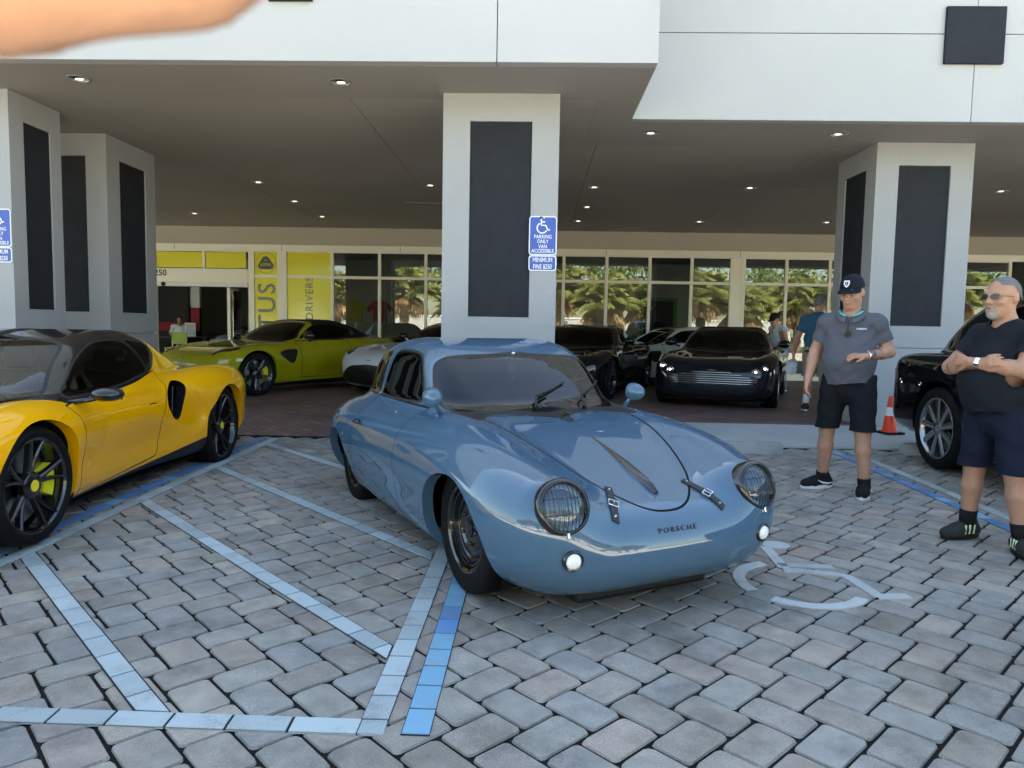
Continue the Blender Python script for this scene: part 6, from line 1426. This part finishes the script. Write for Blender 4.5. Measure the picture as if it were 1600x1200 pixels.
wc = empty('baseball_cap', Vector(c3)+Vector(rotz((.06,.36,.68), a3)), 1.0, 'white baseball cap held in the hand of the man in the blue polo', 'cap'); g_ = Grid((-.13,-.11,-.13),(.13,.11,.13),.008); g_.ell((0,0,0),(.095,.08,.09),.01); s_ = g_.finish(); s_.cut('body', lambda V: V[:,0]+.02, None); o = s_.build('body','crown',cloth('cap_white',(.78,.80,.86)),wc,mirror=False); b = MB(); b.prism([(-.06,-.08),(.0,-.085),(.07,-.06),(.09,0),(.07,.06),(.0,.085),(-.06,.08)], -.003, .003, frame((-.02,0,-.075),(0.9,0,.35),(0,0,-1))); b.build('brim', MATS['cap_white'], wc)
# --- woman beyond the dark convertible
a4 = rad(200); c4 = Vector((4.95,14.6,.13))
J4 = dict(pelvis=(0,0,.85), chest=(.06,0,1.10), neck=(.12,0,1.29), head=(.17,0,1.415), look=(0,rad(20)), sl=(.08,.17,1.235), sr=(.08,-.17,1.235), el=(.06,.24,1.0), er=(.10,-.24,1.0), wl=(.22,.16,.86), wr=(.28,-.12,.88), hl=(0,.09,.83), hr=(0,-.09,.83), kl=(.02,.10,.45), kr=(.03,-.10,.45), al=(-.02,.10,.085), ar=(0,-.10,.085), tl=(1,0,0), tr=(1,0,0), hL=((.8,-.2,-.4),(0,0,1)), hR=((.8,.2,-.4),(0,0,1)), curl=.4)
figure('person', c4, a4, 'woman in dark cap and pale sleeveless top bending beyond the dark convertible', J4, SK3, cloth('top_pale', (.50,.58,.62)), cloth('jeans_blue', (.10,.20,.32)), (M_shoe_g, M_sole_w), hair=mat('hair_brown', (.045,.03,.022), .7), cap=(cloth('cap_dark', (.012,.012,.016), .8),), hem=.80, sleeve=.12, h=.013, bottom_long=True)
# --- man at the desk in the showroom
a5 = rad(-75); c5 = Vector((-10.65,21.3,.13))
J5 = dict(pelvis=(0,0,.55), chest=(.04,0,.86), neck=(.07,0,1.08), head=(.12,0,1.22), look=(0,rad(15)), sl=(.04,.20,1.02), sr=(.04,-.20,1.02), el=(.10,.26,.80), er=(.12,-.26,.80), wl=(.36,.14,.80), wr=(.36,-.12,.80), hl=(0,.10,.52), hr=(0,-.10,.52), kl=(.42,.11,.50), kr=(.42,-.11,.50), al=(.42,.11,.085), ar=(.42,-.11,.085), tl=(1,0,0), tr=(1,0,0), hL=((1,-.1,0),(0,0,1)), hR=((1,.1,0),(0,0,1)), curl=.3)
figure('person', c5, a5, 'man in white shirt seated at the desk inside the shop entrance', J5, SK2, cloth('shirt_white', (.75,.76,.78)), cloth('trousers_dark', (.02,.02,.025)), (M_shoe, M_sole_b), hair=mat('hair_black', (.012,.011,.010), .6), hem=.50, sleeve=.9, h=.014, bottom_long=True)
b = MB()
oc = empty('office_chair', c5-Vector((0,0,0)), a5, 'dark office chair under the man at the desk', 'chair')
b = MB(); b.bbox((-.24,-.24,.33),(.24,.24,.40),.03); b.build('seat', M_satin, oc); b = MB(); b.bbox((-.27,-.22,.45),(-.21,.22,.95),.02); b.build('backrest', M_satin, oc); b = MB(); b.tube([(0,0,.03),(0,0,.33)], .03, 8); b.build('post', M_steel, oc)
for k in range(5): q_ = k*1.2566; b = MB(); b.tube([(0,0,.06),(.26*math.cos(q_),.26*math.sin(q_),.03)], .02, 6); b.build('leg', M_satin, oc)
# --- the photographer's finger close to the lens
def finger():
    Z = .055; R_, U_, F_ = CR, CU, _f; o = Vector((0,0,CAMH))
    P = lambda px, py, d: o+(R_*((px-800)/FPX)-U_*((py-600)/FPX)+F_)*d
    c = P(-250,-100,Z); G = Grid(tuple(Vector(c)-Vector((.13,.07,.055))), tuple(Vector(c)+Vector((.05,.05,.075))), .0024)
    k = Z/FPX; tip, a, b_ = P(288,-76,Z), P(-40,-98,Z*1.0), P(-330,-120,Z*1.05); G.seg(a, tip, 157*k, 118*k, .004); G.seg(b_, a, 175*k, 157*k, .004)
    kn = b_; base = kn-R_*.030+U_*.012-F_*.006; pal = base-R_*.045+U_*.004-F_*.010
    G.seg(kn, base, .0088, .0098, .005)
    for i in range(1,4):
        off = (U_*.017-F_*.004)*i; G.seg(base+off, pal+off*.85, .0115, .012, .008); m = base+off+R_*(.026-.004*i)-F_*.004; G.seg(base+off, m, .0098, .0090, .004); G.seg(m, m-F_*.022-R_*.004, .0088, .0078, .003)
    G.seg(base, pal, .0115, .012, .008); th = pal-U_*.018-F_*.008; G.seg(pal, th, .013, .012, .008); G.seg(th, th+R_*.035-F_*.008, .0115, .009, .004); G.seg(pal+U_*.018, pal+U_*.018-R_*.05-F_*.03, .021, .020, .015)
    s = G.finish(); e = empty('hand', pal, 0, 'blurred fingertip of the photographer close to the lens', 'hand'); T = Matrix.Translation(-pal)
    s.build('body', 'fingers_and_palm', skin_mat('skin_finger', (.50,.27,.165)), e, mirror=False, xf=T)
    nl = MB(); n = -U_*0+F_; nl.lathe([(0,.0007),(.004,.0006),(.0055,0)], 16, 'z', frame(tip-pal+U_*.003+F_*118*k*.98, F_, R_)); nl.build('nail', mat('nail', (.6,.38,.30), .3), e, smooth=True)
finger()
# ============================================================ what stands behind the camera (seen in glass and paint)
M_trunk = mat('palm_trunk', (.17,.13,.095), .9, bump=(18,.9), vary=(7,.3)); M_frond = mat('palm_frond', (.21,.23,.07), .55, vary=(3,.4)); M_dead = mat('dead_frond', (.42,.31,.18), .8, vary=(3,.3))
def palm_meshes(seed, H=4.4):
    r = random.Random(seed); tk = MB(); pts = []; rs = []
    for i in range(15):
        t = i/14; pts.append((.18*math.sin(t*1.7+seed)*t, .15*math.cos(t*2+seed)*t, H*t)); rs.append((.24-.06*t)*(1.12 if i % 2 else .96))
    tk.tube(pts, rs, 12); top = Vector(pts[-1]); fr, dd = MB(), MB()
    for k in range(66):
        live = k < 46; mb = fr if live else dd; az = k*2.39996+r.uniform(-.2,.2); el = rad(r.uniform(-15,75)) if live else rad(r.uniform(-75,-40))
        L1 = r.uniform(.75,1.15) if live else .7; d = Vector((math.cos(az)*math.cos(el), math.sin(az)*math.cos(el), math.sin(el)))
        b = top+Vector((0,0,.05)); e = b+d*L1+Vector((0,0,-.12)); mb.tube([b,(b+e)/2+Vector((0,0,.05)),e], .018, 4, False)
        sdv = d.cross(Vector((0,0,1))).normalized(); up = sdv.cross(d)
        for q in range(22):
            a = rad(-128+256*q/21); v = d*math.cos(a)+sdv*math.sin(a); ll = r.uniform(.75,1.0)*(1-.35*abs(a)/2.3); m_ = e+v*ll*.6+up*.05; tip = e+v*ll+Vector((0,0,-r.uniform(.18,.5)*ll)); w = (d*math.sin(a)*-1+sdv*math.cos(a))*.035
            mb.add([e, m_+w, tip, m_-w], [(0,1,2),(0,2,3)])
    return tk.mesh('trunk', smooth=True), fr.mesh('crown'), dd.mesh('dead_fronds')
PM = [palm_meshes(s, h) for s, h in ((1,3.1),(2,3.5),(3,2.7))]
for i, (x, y) in enumerate(((-13.5,-12.5),(-8.6,-11),(-5.2,-15),(-1.6,-16.5),(1.4,-11.6),(4.3,-11.0),(7.6,-12.4),(10.6,-10.6),(13.6,-11.8),(17.5,-13),(22,-12),(-18,-13),(-23,-12),(28,-14))):
    e = empty('palm_tree', (x, y, -.05), i*1.7, 'sunlit palm tree reflected in the shopfront glass', 'palm tree', 'palms across the drive'); a, b, c = PM[i % 3]
    e.scale = (1.4,1.4,random.uniform(1.05,1.25)); link('trunk', a, e, M_trunk); link('crown', b, e, M_frond); link('dead_fronds', c, e, M_dead)
M_leaf = mat('oak_leaves', (.10,.14,.04), .6, vary=(2,.45)); M_bark = mat('bark', (.12,.09,.07), .9, bump=(20,.7))
def oak_meshes(seed):
    r = random.Random(seed); tk = MB(); tk.tube([(0,0,0),(.1,0,1.2),(0,.1,2.4)], [.3,.24,.18], 10); lf = MB(); ends = []
    for k in range(7):
        a = k*.9+r.random(); e = Vector((math.cos(a)*r.uniform(1.2,2.2), math.sin(a)*r.uniform(1.2,2.2), r.uniform(3.4,5.2))); tk.tube([(0,.1,2.2), (e.x*.5,e.y*.5,3.2), e], [.12,.08,.03], 6); ends.append(e)
    for e in ends:
        for q in range(260):
            v = Vector((r.gauss(0,1), r.gauss(0,1), r.gauss(0,.75))); v = e+v.normalized()*r.uniform(.2,1.25); n = Vector((r.gauss(0,1),r.gauss(0,1),r.gauss(0,1))).normalized(); t = n.orthogonal().normalized()*.13; u = n.cross(t).normalized()*.09
            lf.add([v-t, v+u, v+t, v-u], [(0,1,2,3)])
    return tk.mesh('trunk', smooth=True), lf.mesh('crown')
OM = [oak_meshes(4), oak_meshes(9)]
for i, (x, y) in enumerate(((-20,-22),(-13,-25),(-6,-23),(1,-27),(7,-23),(13,-26),(19,-22),(26,-24),(-27,-24),(33,-22),(-34,-25))):
    e = empty('oak_tree', (x, y, -.04), i*2.1, 'leafy green tree beyond the palms, reflected in the glass', 'tree', 'trees beyond the palms'); a, b = OM[i % 2]; e.scale = (1.25,1.25,1.15+.1*(i % 3))
    link('trunk', a, e, M_bark); link('crown', b, e, M_leaf)
wl = empty('boundary_wall', (0,-34,-.04), 0, 'long white boundary wall beyond the trees', 'wall')
mb = MB(); mb.box((-70,-.1,0),(70,.1,2.3)); mb.build('wall', M_wall, wl); mb = MB(); mb.box((-70,-.16,2.3),(70,.16,2.42)); mb.build('coping', M_trim, wl)
